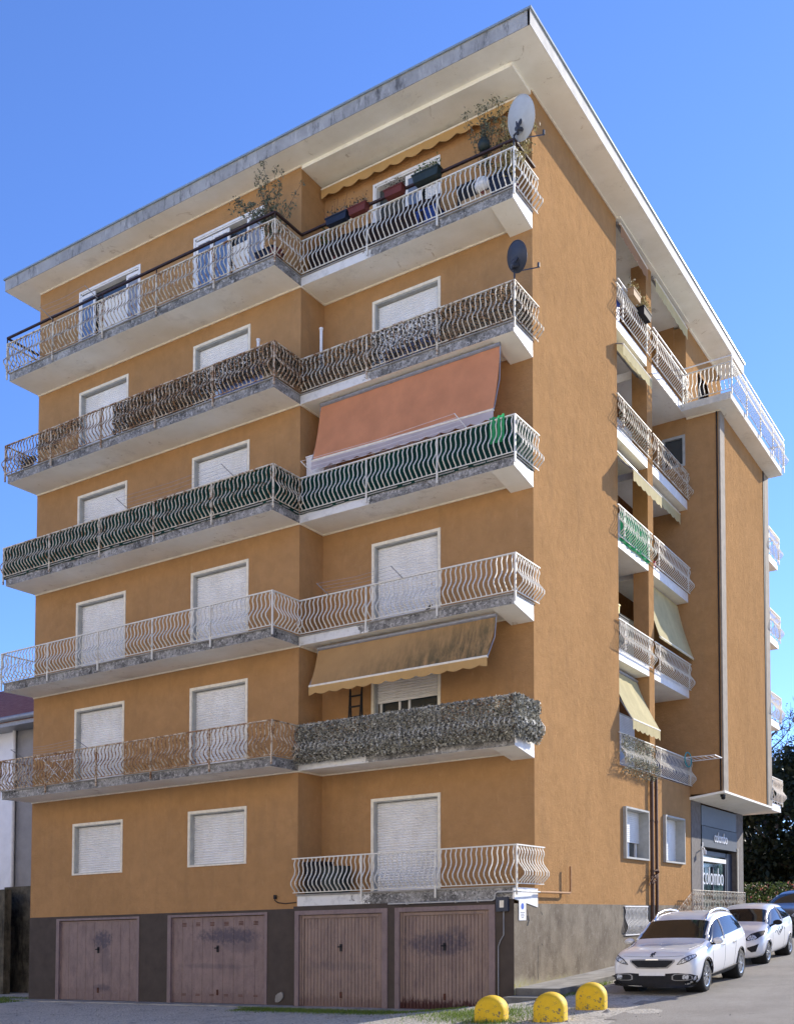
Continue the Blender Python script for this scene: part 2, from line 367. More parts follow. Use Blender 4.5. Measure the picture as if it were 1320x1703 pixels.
# ---------------------------------------------------------------- ground
def street(y):
    h = .345 + .054 * y
    if y < -4: h = .129
    if y > 22: h = 1.533 + .012 * (y - 22)
    if y > 60: h = 1.989 - .025 * (y - 60)
    return h
def ground_h(x, y):
    lo_, hi_ = (-.7, .8) if y > -1 else (-3.2, 1.4)
    t = sm(lo_, hi_, x); g = -.02
    if y < -40: g = -.02
    h = g * (1 - t) + street(y) * t
    if x > 40: h -= .0115 * (x - 40)
    if x < -60: h -= .0115 * (x + 60)
    return h
def axis_pts(a, b, fine, far):
    out = []; x = a
    while x <= b: out.append(x); x += fine
    st = fine; x = a
    lft = []
    while x > -far: st *= 1.35; x -= st; lft.append(x)
    st = fine; x = out[-1]; rgt = []
    while x < far: st *= 1.35; x += st; rgt.append(x)
    return lft[::-1] + out + rgt
def sheet(xs, ys, f, keep=None):
    m = MB(); nx = len(xs); vs = [(x, y, f(x, y)) for y in ys for x in xs]; fs = []
    for j in range(len(ys) - 1):
        for i in range(nx - 1):
            if keep is None or keep((xs[i] + xs[i + 1]) / 2, (ys[j] + ys[j + 1]) / 2):
                fs.append((j * nx + i, j * nx + i + 1, (j + 1) * nx + i + 1, (j + 1) * nx + i))
    m.add(vs, fs); return m
rg = random.Random(5)
bumps = [(rg.uniform(-18, 9), rg.uniform(-10, -.6), rg.uniform(.3, 1.2), rg.uniform(-.018, .022)) for _ in range(60)]
def ghb(x, y):
    h = ground_h(x, y)
    if -19 < x < 10 and -11 < y < -.5:
        for bx_, by_, r_, a_ in bumps:
            d = ((x - bx_) ** 2 + (y - by_) ** 2) / r_ ** 2
            if d < 4: h += a_ * math.exp(-d)
    return h
gs = sheet(axis_pts(-20, 12, .25, 1400), axis_pts(-12, 30, .25, 1400), ghb).build('ground', 'gravel', smooth=True); tag(gs, kind='structure')
def redge(y): return 2.1 + .12 * math.sin(y * 1.3) + .1 * math.sin(y * 3.7 + 1)
rd = sheet([1.2 + .25 * i for i in range(60)], [-9 + .5 * i for i in range(155)], lambda x, y: street(y) + .008 + (0 if x > 3 else 0),
           lambda x, y: x > redge(y) + (1.15 if y < .3 else -.9)).build('road', 'asphalt', smooth=True); tag(rd, kind='structure')
# concrete apron before the garages and the raised pavement along the side wall
m = MB(); rg = random.Random(2)
xs = [-16.3 + i * .4 for i in range(41)]
fr = [-.42 - rg.uniform(0, .1) for _ in xs]; fr[0] = -.1; fr[1] = -.3
m.add([(x, y, .012) for x, y in zip(xs, fr)] + [(x, .02, .012) for x in xs] + [(x, y - .01, -.08) for x, y in zip(xs, fr)],
      [(i, i + 1, 41 + i + 1, 41 + i) for i in range(40)] + [(82 + i, 82 + i + 1, i + 1, i) for i in range(40)])
tag(m.build('garage_apron', 'concrete'), kind='structure')
def pave(y): return .50 + .036 * max(0, y) + .012 * max(0, y - 4)
m = MB(); ys = [-.06 + i * .5 for i in range(40)]; W = lambda y: 1.05 + .05 * math.sin(y * 2)
for i in range(39):
    a, b = ys[i], ys[i + 1]
    m.quad((0.02, a, pave(a)), (W(a), a, pave(a)), (W(b), b, pave(b)), (0.02, b, pave(b)))
    m.quad((W(a), a, -.1), (W(b), b, -.1), (W(b), b, pave(b)), (W(a), a, pave(a)), 1)
m.quad((0.02, ys[0], -.1), (W(ys[0]), ys[0], -.1), (W(ys[0]), ys[0], pave(0)), (0.02, ys[0], pave(0)), 1)
tag(m.build('pavement', ['concrete', 'kerb']), kind='structure')
m = MB(); m.box(.02, 1.1, -.62, -.065, -.1, .35); m.box(-.35, 1.0, -1.25, -.625, -.1, .175)
tag(m.build('kerb_step', 'kerb'), kind='structure')

# ================================================================= THE APARTMENT BUILDING
L, RR, r, d = -15.58, -5.84, .94, 1.0
Z = {1: 5.65, 2: 8.70, 3: 11.72, 4: 14.68, 5: 17.65}
ST = {k: v + .211 for k, v in Z.items()}; SOF = 20.72
HEAD = {0: 4.88, 1: 8.09, 2: 11.12, 3: 14.18, 4: 17.17, 5: 20.15}
BL = empty('apartment_building', (0, 0, 0), 'six storey ochre apartment block with white wavy balcony railings and garages at its foot', 'building')

def wall_grid(m, P, u0, u1, z0, z1, holes, mi=0):
    """P(u,z)->point; rectangular wall with rectangular holes (u0,u1,z0,z1)"""
    us = sorted({u0, u1, *[h[0] for h in holes], *[h[1] for h in holes]}); zs = sorted({z0, z1, *[h[2] for h in holes], *[h[3] for h in holes]})
    for i in range(len(us) - 1):
        for j in range(len(zs) - 1):
            cu, cz = (us[i] + us[i + 1]) / 2, (zs[j] + zs[j + 1]) / 2
            if any(h[0] < cu < h[1] and h[2] < cz < h[3] for h in holes): continue
            m.quad(P(us[i], zs[j]), P(us[i + 1], zs[j]), P(us[i + 1], zs[j + 1]), P(us[i], zs[j + 1]), mi)
winA = []
for k in range(1, 5): winA += [(-13.76, -11.88, ST[k] + .04, HEAD[k]), (-9.36, -7.5, ST[k] + .04, HEAD[k])]
winA += [(-13.84, -11.46, ST[5] + .04, 20.14), (-9.40, -7.07, ST[5] + .04, 20.12)]
winG = [(-13.77, -11.88, 3.5, 4.86), (-9.38, -7.5, 3.52, 4.88)]
winR = [(-4.30, -2.45, ST[k] + .04, HEAD[k]) for k in range(1, 6)] + [(-4.30, -2.45, 2.66, HEAD[0])]
mw = MB()
wall_grid(mw, lambda u, z: (u, 0, z), L, RR, 2.33, SOF + .1, winA + winG)
wall_grid(mw, lambda u, z: (u, r, z), RR, 0, 2.36, SOF + .1, winR)
wall_grid(mw, lambda u, z: (RR, u, z), 0, r, 2.4, SOF + .1, [])
wB1 = (6.26, 8.03, 3.5, 4.88); wB2 = (9.4, 11.18, 3.52, 4.9)
LOG = (6.05, 8.36, 5.96, SOF - .02); LOG2 = (8.79, 11.97, 5.96, SOF - .02)
CW, CY0, CY1 = 1.04, 11.97, 17.97
wall_grid(mw, lambda u, z: (0, u, z), r, 12.05, 2.28, SOF + .1, [wB1, wB2, LOG, LOG2])
wall_grid(mw, lambda u, z: (0, u, z), 12.05, 15.85, 17.84, SOF + .1, [(13.2, 14.4, 17.9, 19.7)])
wall_grid(mw, lambda u, z: (L, u, z), 0, 17.97, 0, 17.8, [])
wall_grid(mw, lambda u, z: (L, u, z), 0, 15.85, 17.8, SOF + .1, [])
wall_grid(mw, lambda u, z: (u, 17.97, z), L, 0, 0, 17.8, [])
wall_grid(mw, lambda u, z: (u, 15.85, z), L, 0, 17.8, SOF + .1, [])
# loggia interior
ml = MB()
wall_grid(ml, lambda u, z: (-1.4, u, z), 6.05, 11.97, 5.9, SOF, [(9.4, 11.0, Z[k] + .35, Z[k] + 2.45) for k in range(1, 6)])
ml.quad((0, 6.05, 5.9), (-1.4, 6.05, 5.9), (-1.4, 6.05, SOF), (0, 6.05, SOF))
mw.quad((0, 8.36, 5.9), (-.45, 8.36, 5.9), (-.45, 8.36, SOF), (0, 8.36, SOF))
mw.quad((0, 8.79, 5.9), (-.45, 8.79, 5.9), (-.45, 8.79, SOF), (0, 8.79, SOF))
mw.quad((-.45, 8.36, 5.9), (-.45, 8.79, 5.9), (-.45, 8.79, SOF), (-.45, 8.36, SOF))
# projecting wing
wall_grid(mw, lambda u, z: (u, CY0, z), -1.4, CW, 5.72, 17.64, [(-.75, -.1, 16.2, 17.1)])
mw.quad((-1.4, CY0, 17.64), (-.381, CY0, 17.64), (-.381, CY0, SOF), (-1.4, CY0, SOF)); mw.quad((-.381, CY0, 17.64), (0, CY0, 17.64), (0, CY0, 17.85), (-.381, CY0, 17.85))
wall_grid(mw, lambda u, z: (CW, u, z), CY0, CY1, 5.72, 17.68, [])
mw.quad((CW, CY1, 5.72), (0, CY1, 5.72), (0, CY1, 17.68), (CW, CY1, 17.68))
# pillars of the top floor
mw.box(-.38, -.004, 11.974, 12.34, 17.85, SOF - .095)
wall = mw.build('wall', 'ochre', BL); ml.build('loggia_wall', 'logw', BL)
# wing trims: pale render strips on its two edges, black lines beside them, the far one painting a gap's shadow
bx('edge_strip', 'strip', BL, CW - .03, CW + .022, CY0 - .012, 12.44, 5.74, 17.66); bx('edge_strip', 'strip', BL, CW - .03, CW + .022, 17.42, CY1 + .012, 5.74, 17.66)
bx('dark_edge_line', 'black', BL, CW, CW + .02, 17.27, 17.36, 5.74, 17.66); bx('dark_edge_line', 'black', BL, CW - .1, CW - .06, CY0 - .03, CY0 - .005, 5.78, 17.62)
# wing soffit, sloping up outwards
m = MB()
m.add([(0.0, 11.9, 5.56), (CW + .05, 11.92, 5.70), (CW + .05, 18.02, 5.70), (0.0, 18.02, 5.56), (0, 11.9, 5.64), (CW + .05, 11.92, 5.765), (CW + .05, 18.02, 5.765), (0, 18.02, 5.64)],
      [(0, 3, 2, 1), (4, 5, 6, 7), (0, 1, 5, 4), (1, 2, 6, 5), (2, 3, 7, 6), (3, 0, 4, 7)]); m.build('soffit', 'soffit', BL)
# dark brown plinth with garage openings
GAR = [(-14.30, -11.22, 0, 2.21), (-9.98, -6.83, 0, 2.21), (-5.68, -3.29, 0, 2.17), (-2.83, -.55, 0, 2.17)]
m = MB()
wall_grid(m, lambda u, z: (u, -.012, z), L, -5.86, -.3, 2.33, GAR[:2])
wall_grid(m, lambda u, z: (u, -.12, z), -5.86, 0.03, -.3, 2.38, GAR[2:])
m.quad((-5.86, -.12, -.3), (-5.86, 0, -.3), (-5.86, 0, 2.38), (-5.86, -.12, 2.38)); m.build('front_plinth', 'brownwall', BL)
m = MB()
wall_grid(m, lambda u, z: (.03, u, z), -.12, 11.99, -.3, 2.28, [(6.21, 7.93, 1.48, 2.24)])
m.quad((0, 11.99, -.3), (.03, 11.99, -.3), (.03, 11.99, 2.28), (0, 11.99, 2.28)); m.quad((0, r, 2.28), (.03, r, 2.28), (.03, 11.99, 2.28), (0, 11.99, 2.28))
m.build('side_plinth', 'plinth', BL)
# eaves
m = MB()
X0, X1, Y0, Y1 = -16.32, .73, -.64, 16.11
m.quad((X0, Y0, SOF), (X0, Y1, SOF), (X1, Y1, SOF), (X1, Y0, SOF), 0)
m.box(X0 - .01, X1, Y0 - .01, Y0 + .06, SOF + .002, SOF + .33, 1)
m.box(X0 - .01, X0 + .05, Y0, Y1, SOF + .002, SOF + .33, 1)
m.box(X1 - .05, X1 + .01, Y0 - .01, Y1, SOF + .002, SOF + .33, 2); m.box(X0, X1, Y1 - .05, Y1 + .01, SOF + .002, SOF + .33, 2)
m.box(X0, X1, Y0, Y1, SOF + .3, SOF + .35, 2)
roof = m.build('eaves_roof', ['soffit', 'fascia', 'fasciaw'], BL)
m = MB(); e = .05
m.box(X0 - e, X1 + e, Y0 - e, Y0 + .1, SOF + .33, SOF + .375); m.box(X1 - .1, X1 + e, Y0 + .1, Y1 + e, SOF + .33, SOF + .375)
m.box(X0 - e, X0 + .1, Y0 + .1, Y1 + e, SOF + .33, SOF + .375); m.box(X0 + .1, X1 - .1, Y1 - .1, Y1 + e, SOF + .33, SOF + .375)
m.build('metal_coping', 'flash', roof)
for q in ((RR + .005, -.02, -.0, r, SOF - .09, SOF + .01), (0.0, .05, 12.3, 15.85, SOF - .05, SOF + .001), (-.2, .12, 6.05, 11.97, SOF - .03, SOF + .001)): bx('ceiling_panel', 'soffit', roof, *q)
bx('cornice_bead', 'cream', roof, L, RR, -.025, 0, SOF - .035, SOF - .001); bx('cornice_bead', 'cream', roof, .002, .03, r, 6.05, SOF - .035, SOF - .001)

# ---- railing
PROF = [(0, 0), (.06, .0), (.13, .032), (.2, .038), (.28, .012), (.36, .0), (.46, .02), (.58, .095), (.69, .158), (.78, .155), (.87, .085), (.94, .02), (1, 0)]
def railing(parent, path, z0, z1, mat, posts=(), sp=.127, drop=.17, belly=1.0, zb=None, pw=.018, seed=0, br=.0145):
    """path: list of (x,y); outward side is to the right of travel; z0 slab top, z1 rail top"""
    rng = random.Random(seed); fr = MB(); ba = MB(); zb = zb if zb is not None else z0 + .055
    for i in range(len(path) - 1):
        a, b = Vector((*path[i], 0)), Vector((*path[i + 1], 0)); t = (b - a); Ln = t.length; t.normalize(); o = Vector((t.y, -t.x, 0))
        wv = o * .022
        def bar(p, q, z, h, wv):
            fr.prism([tuple(p - wv + Vector((0, 0, z - h))), tuple(p + wv + Vector((0, 0, z - h))), tuple(p + wv + Vector((0, 0, z))), tuple(p - wv + Vector((0, 0, z)))], tuple(q - p))
        bar(a - t * .02, b + t * .02, z1, .028, wv); bar(a, b, zb + .012, .018, o * .011)
        n = max(2, round(Ln / sp))
        for k in range(n):
            p = a + t * ((k + .5) * Ln / n) ; jb = belly * rng.uniform(.94, 1.04)
            ba.tube([tuple(p + o * (q * jb) + Vector((0, 0, z1 - .02 - (z1 - .02 - zb) * s_))) for s_, q in PROF], br, 4, cap=False)
    for (x, y) in posts: fr.box(x - pw, x + pw, y - pw, y + pw, z0 - drop, z1 - .004)
    f = fr.build('railing', mat, parent); ba.build('baluster_row', mat, parent); return f
railmat = {0: 'rail0', 1: 'rail2', 2: 'rail0', 3: 'rail1', 4: 'rail2', 5: 'rail1'}
BALC = {}
for k in range(1, 6):
    z, st = Z[k], ST[k]
    m = MB()  # left slab: underside, front edge, rim
    m.box(L, RR, -d, -.002, z + .002, st); m.mi = [1] * 6; m.mi[0] = 0
    sl = m.build('balcony', ['soffit', 'edge'], BL); BALC[k, 'L'] = sl
    m = MB(); m.box(L - .02, RR + .02, -d - .03, -d + .10, st + .001, st + .03); m.box(L - .02, L + .1, -d + .1, 0, st + .001, st + .03); m.box(RR - .1, RR + .02, -d + .1, -.02, st + .001, st + .03)
    m.build('slab_coping', 'concrete', sl)
    bx('cornice_bead', 'cream', sl, L, RR, -.03, 0, z - .03, z + .001)
    xl = L - .05; yl = -d - .05
    posts = [(x, yl) for x in (-13.69, -11.7, -9.71, -7.73, -5.79, xl)]
    railing(sl, [(xl, -.03), (xl, yl), (-5.79, yl), (-5.79, -.06)], st, st + .88, railmat[k], posts, seed=k)
    # right slab
    m = MB(); m.box(RR + .002, 0, 0, r, z + .002, st); m.mi = [0, 1, 1, 2, 1, 1]
    # end bracket, deeper at the wall
    m.prism([(-.56, .0, z), (-.56, r, z - .16), (-.56, r, z + .0)], (.54, 0, 0), 0)
    m.prism([(-.02, .0, z), (-.02, r, z - .16), (-.02, r, z + .0)], (.024, 0, 0), 2)
    sr = m.build('balcony', ['soffit', 'edgew', 'white'], BL); BALC[k, 'R'] = sr
    m = MB(); m.box(RR + .02, .03, -.03, .1, st + .001, st + .03); m.box(-.1, .03, .1, r, st + .001, st + .03); m.build('slab_coping', 'concrete', sr)
    m = MB(); m.box(RR, -.56, r - .03, r, z - .03, z + .001); m.box(RR, RR + .03, 0, r - .03, z - .03, z + .001); m.build('cornice_bead', 'cream', sr)
    railing(sr, [(RR + .06, -.05), (.05, -.05), (.05, 1.12)], st, st + .88, {1: 'rail0', 2: 'rail0', 3: 'rail0', 4: 'rail1', 5: 'rail0'}[k], [(-3.83, -.05), (-1.9, -.05), (.05, -.05)], seed=20 + k)
# extra handrail of the top floor
def handrail(parent, pts, z, posts):
    m = MB()
    for a, b in zip(pts, pts[1:]):
        a, b = Vector((*a, z)), Vector((*b, z)); t = (b - a).normalized(); o = Vector((t.y, -t.x, 0)) * .03
        m.prism([tuple(a - o - Vector((0, 0, .045))), tuple(a + o - Vector((0, 0, .045))), tuple(a + o), tuple(a - o)], tuple(b - a))
    for x, y in posts: m.box(x - .012, x + .012, y - .012, y + .012, z - .24, z - .03)
    m.build('handrail', 'handrail', parent)
xl = L - .05; yl = -d - .05; hz = ST[5] + 1.06
handrail(BALC[5, 'L'], [(xl, 0), (xl, yl), (-5.79, yl), (-5.79, -.05)], hz, [(x, yl) for x in (-13.69, -11.7, -9.71, -7.73, -5.79, xl)])
handrail(BALC[5, 'R'], [(-5.78, -.05), (.05, -.05), (.05, .95)], hz, [(-3.83, -.05), (-1.9, -.05), (.05, -.05)])
# mezzanine balcony over the two right garages
m = MB(); m.box(-5.74, 0.0, -.13, r, 2.382, 2.62); m.mi = [0, 1, 1, 2, 1, 1]
m.prism([(0.001, -.13, 2.61), (0.001, -.13, 2.375), (0.001, 1.0, 2.2), (0.001, 1.0, 2.61)], (.045, 0, 0), 2)
s0 = m.build('balcony', ['soffit', 'edgew', 'white'], BL)
bx('slab_coping', 'concrete', s0, -5.76, .05, -.16, 0, 2.621, 2.66)
railing(s0, [(-5.84, -.17), (.12, -.17), (.12, 1.15)], 2.62, 3.53, 'rail0', [(-3.85, -.17), (-1.87, -.17), (.12, -.17)], drop=.16, zb=2.70, seed=9)
# side railings in the loggia openings
bmat = {1: 'rail0', 2: 'rail0', 3: 'rail0', 4: 'rail1', 5: 'rail0'}
for k in range(1, 6):
    zb_, zt_ = Z[k] + .04, Z[k] + .32
    if k == 1: zb_, zt_ = 5.90, 5.965
    for (a, b, nm) in ((6.05, 8.36, 0), (8.79, 11.97, 1)):
        m = MB(); m.box(-1.4, -.002, a + .002, b - .002, zb_, zt_); m.mi = [0, 1, 1, 1, 1, 1]
        sb = m.build('balcony', ['soffit', 'white'], BL)
        zt2 = {1: 6.80, 2: 9.80, 3: 12.85, 4: 15.84, 5: 18.84}[k]
        railing(sb, [(.06, a - .15), (.06, b + (.12 if nm == 0 else 0))], zt_, zt2, bmat[k], [(.06, a + .3), (.06, b - .15)], zb=zt2 - .82, drop=-.02, sp=.125, seed=40 + k * 2 + nm, br=.011)
        BALC[k, 'S%d' % nm] = sb
        if k == 5:
            m = MB(); m.box(.04, .08, a - .05, b, zt2 + .15, zt2 + .175)
            for y in (a + .3, (a + b) / 2, b - .2): m.box(.05, .07, y - .01, y + .01, zt2 - .02, zt2 + .15)
            m.build('handrail', 'white', sb)
        if nm == 1:  # roller shutter door in the loggia's back wall
            wd = MB(); z0_ = Z[k] + .35
            wd.box(-1.44, -1.40, 9.4, 11.0, z0_, z0_ + 2.1); o = wd.build('window', 'reveal', BL)
            sh = MB()
            for i in range(40): sh.box(-1.399, -1.385, 9.46, 10.94, z0_ + .05 + i * .05, z0_ + .09 + i * .05)
            sh.build('roller_shutter', 'shutter', o)
# terrace on top of the wing
m = MB(); m.box(.003, 1.55, 11.42, 18.05, 17.64, 17.86); m.mi = [0, 1, 1, 1, 1, 1]; ter = m.build('terrace', ['soffit', 'fasciaw'], BL)
bx('cornice_bead', 'cream', ter, .01, CW + .04, CY0 - .03, CY0, 17.60, 17.639)
railing(ter, [(.08, 11.38), (1.6, 11.38), (1.6, 18.1), (0.1, 18.1)], 17.86, 18.76, 'rail0', [(.08, 11.38), (1.6, 11.38), (1.6, 13.1), (1.6, 14.8), (1.6, 16.5), (1.6, 18.1)], drop=.12, sp=.13, seed=77)
m = MB(); m.box(.1, 1.62, 11.365, 11.395, 18.92, 18.95); m.box(1.585, 1.62, 11.395, 18.12, 18.92, 18.95)
for y in (11.4, 13.1, 14.8, 16.5, 18.05): m.box(1.592, 1.612, y - .01, y + .01, 18.7, 18.92)
m.build('handrail', 'white', ter)
# balconies on the far end
for k in range(1, 5):
    m = MB(); m.box(-.6, 1.0, 17.975, 19.5, Z[k] + .04, Z[k] + .3); m.mi = [0, 1, 1, 1, 1, 1]; sb = m.build('balcony', ['soffit', 'white'], BL)
    railing(sb, [(1.05, 17.98), (1.05, 19.55), (-.6, 19.55)], Z[k] + .3, Z[k] + 1.22, 'rail0', [(1.05, 18.0), (1.05, 19.55), (-.6, 19.55)], drop=.05, seed=60 + k)
# ledge and box on the blind left end wall
m = MB(); m.box(L - .35, L, .3, 1.6, 12.2, 12.5); m.build('ledge', 'ngrey', BL)

# ---- windows and balcony doors
def shutter_mesh(x0, x1, y, z0, z1, pitch=.062):
    m = MB(); n = max(3, int((z1 - z0) / pitch)); p = (z1 - z0) / n
    for i in range(n):
        za = z0 + i * p
        m.quad((x0, y, za), (x1, y, za), (x1, y - .004, za + p * .12), (x0, y - .004, za + p * .12))
        m.quad((x0, y - .004, za + p * .12), (x1, y - .004, za + p * .12), (x1, y - .024, za + p * .5), (x0, y - .024, za + p * .5))
        m.quad((x0, y - .024, za + p * .5), (x1, y - .024, za + p * .5), (x1, y - .004, za + p * .93), (x0, y - .004, za + p * .93))
        m.quad((x0, y - .004, za + p * .93), (x1, y - .004, za + p * .93), (x1, y + .012, za + p * .96), (x0, y + .012, za + p * .96))
        m.quad((x0, y + .012, za + p * .96), (x1, y + .012, za + p * .96), (x1, y, za + p), (x0, y, za + p))
    m.box(x0, x1, y - .02, y + .0, z0 - .05, z0 - .001)
    return m
def window(x0, x1, z0, z1, y, shut=1.0, sill=True):
    m = MB(); t = .055; dp = .17
    m.box(x0, x0 + .045, y + .003, y + dp, z0, z1); m.box(x1 - .045, x1, y + .003, y + dp, z0, z1); m.box(x0 + .045, x1 - .045, y + .003, y + dp, z1 - .045, z1)
    m.box(x0 + .045, x1 - .045, y + .003, y + dp, z0, z0 + .03)
    o = m.build('window', 'reveal', BL)
    m = MB(); m.box(x0 - .05, x0 + .02, y - .02, y + .002, z0 - .03, z1 + .05); m.box(x1 - .02, x1 + .05, y - .02, y + .002, z0 - .03, z1 + .05); m.box(x0 + .02, x1 - .02, y - .02, y + .002, z1 - .02, z1 + .05)
    if sill: m.box(x0 + .02, x1 - .02, y - .03, y + .002, z0 - .03, z0 + .012)
    m.build('frame', 'cream', o)
    zz = z1 - .05 - (z1 - .05 - z0 - .08) * shut
    shutter_mesh(x0 + .05, x1 - .05, y + .14, zz, z1 - .05).build('roller_shutter', 'shutter', o)
    if shut < 1:
        m = MB(); m.box(x0 + .05, x1 - .05, y + .2, y + .21, z0 + .03, zz); m.build('glass_pane', 'glass', o)
        m = MB()
        for xx in (x0 + .08, (x0 + x1) / 2 - .03, x0 + .62, x1 - .12): m.box(xx, xx + .06, y + .17, y + .195, z0 + .03, zz)
        m.build('casement', 'white', o)
    return o
for (x0, x1, z0, z1) in winA[:8]: window(x0, x1, z0, z1, 0, sill=False)
for (x0, x1, z0, z1) in winG: window(x0, x1, z0, z1, 0)
for i, (x0, x1, z0, z1) in enumerate(winR):
    if i == 4: continue
    window(x0, x1, z0, z1, r, .36 if i == 0 else 1.0, sill=False)
# top floor doors with folded louvre leaves
def top_door(x0, x1, z0, z1, y, panes, solids, shut):
    m = MB(); m.box(x0, x0 + .05, y + .003, y + .17, z0, z1); m.box(x1 - .05, x1, y + .003, y + .17, z0, z1); m.box(x0, x1, y + .003, y + .17, z1 - .05, z1 + .001)
    m.box(x0 - .04, x0 + .02, y - .02, y + .002, z0, z1 + .04); m.box(x1 - .02, x1 + .04, y - .02, y + .002, z0, z1 + .04); m.box(x0 + .02, x1 - .02, y - .02, y + .002, z1 - .02, z1 + .04)
    o = m.build('window', 'white', BL)
    m = MB(); m.box(x0 + .05, x1 - .05, y + .16, y + .17, z0, z1 - .05); m.build('glass_pane', 'glass', o)
    for (a, b, mat) in panes:      # leaf: frame with a glass
        m = MB(); m.box(a, a + .07, y - .0, y + .045, z0, z1 - .1); m.box(b - .07, b, y, y + .045, z0, z1 - .1); m.box(a + .07, b - .07, y, y + .045, z1 - .19, z1 - .1); m.box(a + .07, b - .07, y, y + .045, z0, z0 + .12)
        lf = m.build('casement', 'white', o); bx('leaf_glass', mat, lf, a + .07, b - .07, y + .018, y + .028, z0 + .12, z1 - .19)
    for (a, b) in solids: shutter_mesh(a, b, y + .12, z0 + .06, z1 - shut).build('roller_shutter', 'shutter', o)
    return o
z0 = ST[5] + .04
top_door(-13.84, -11.46, z0, 20.14, 0, [(-13.84, -13.24, 'glassb'), (-11.98, -11.46, 'grey')], [(-13.2, -12.02)], .42)
top_door(-9.40, -7.07, z0, 20.12, 0, [(-9.36, -8.80, 'glassb'), (-8.78, -8.2, 'glassb'), (-7.60, -7.07, 'grey')], [(-9.3, -8.84), (-8.74, -8.22), (-8.18, -7.64)], .55)
top_door(-4.30, -2.45, z0, 20.15, r, [(-3.4, -2.95, 'glassb')], [(-2.9, -2.5)], .3)
# side wall ground floor windows: stone box frames standing proud
def side_window(y0, y1, z0, z1, shut):
    m = MB(); pr = .09; t = .05
    m.box(-.3, pr, y0 - t, y0, z0 - t, z1 + t); m.box(-.3, pr, y1, y1 + t, z0 - t, z1 + t); m.box(-.3, pr, y0, y1, z1, z1 + t); m.box(-.3, pr, y0, y1, z0 - t, z0)
    o = m.build('window', 'reveal', BL)
    zz = z0 + (z1 - z0) * (1 - shut)
    m = MB(); n = int((z1 - zz) / .05)
    for i in range(n):
        za = zz + i * (z1 - zz) / n; m.box(-.22, -.20, y0 + .002, y1 - .002, za + .008, za + (z1 - zz) / n - .002)
    m.box(-.225, -.221, y0 + .002, y1 - .002, zz, z1)
    m.build('roller_shutter', 'shutter', o)
    if shut < 1:
        bx('glass_pane', 'glass', o, -.30, -.285, y0 + .002, y1 - .002, z0, zz)
        m = MB(); m.box(-.283, -.24, y0 + .9, y0 + 1.0, z0, zz); m.box(-.283, -.24, y0 + 1.5, y0 + 1.58, z0, zz); m.box(-.283, -.25, y0 + .02, y0 + .62, z0 + .02, z0 + .4); m.build('casement', 'white', o)
side_window(wB1[0] + .05, wB1[1] - .05, wB1[2] + .05, wB1[3] - .05, .66); side_window(wB2[0] + .05, wB2[1] - .05, wB2[2] + .05, wB2[3] - .05, 1.0)
# cellar window with wavy white grille
m = MB(); m.box(-.12, -.1, 6.21, 7.93, 1.48, 2.24); o = m.build('cellar_window', 'dark', BL)
m = MB()
for i in range(17):
    y = 6.26 + i * .1
    m.tube([(.05 + q * .5, y, 2.23 - s_ * .74) for s_, q in PROF], .012, 4)
m.box(.035, .065, 6.2, 7.94, 2.22, 2.25); m.box(.035, .065, 6.2, 7.94, 1.47, 1.5); m.build('grille', 'white', o)
# small window in the wing's side wall
m = MB(); m.box(-.80, -.72, CY0 - .02, CY0 + .1, 16.15, 17.15); m.box(-.13, -.05, CY0 - .02, CY0 + .1, 16.15, 17.15); m.box(-.72, -.13, CY0 - .02, CY0 + .1, 17.07, 17.15); m.box(-.72, -.13, CY0 - .02, CY0 + .1, 16.15, 16.22)
o = m.build('window', 'reveal', BL); bx('glass_pane', 'glass', o, -.72, -.13, CY0 + .06, CY0 + .08, 16.22, 17.07)
o = bx('window', 'dark', BL, -.2, -.18, 13.2, 14.4, 17.9, 19.7)

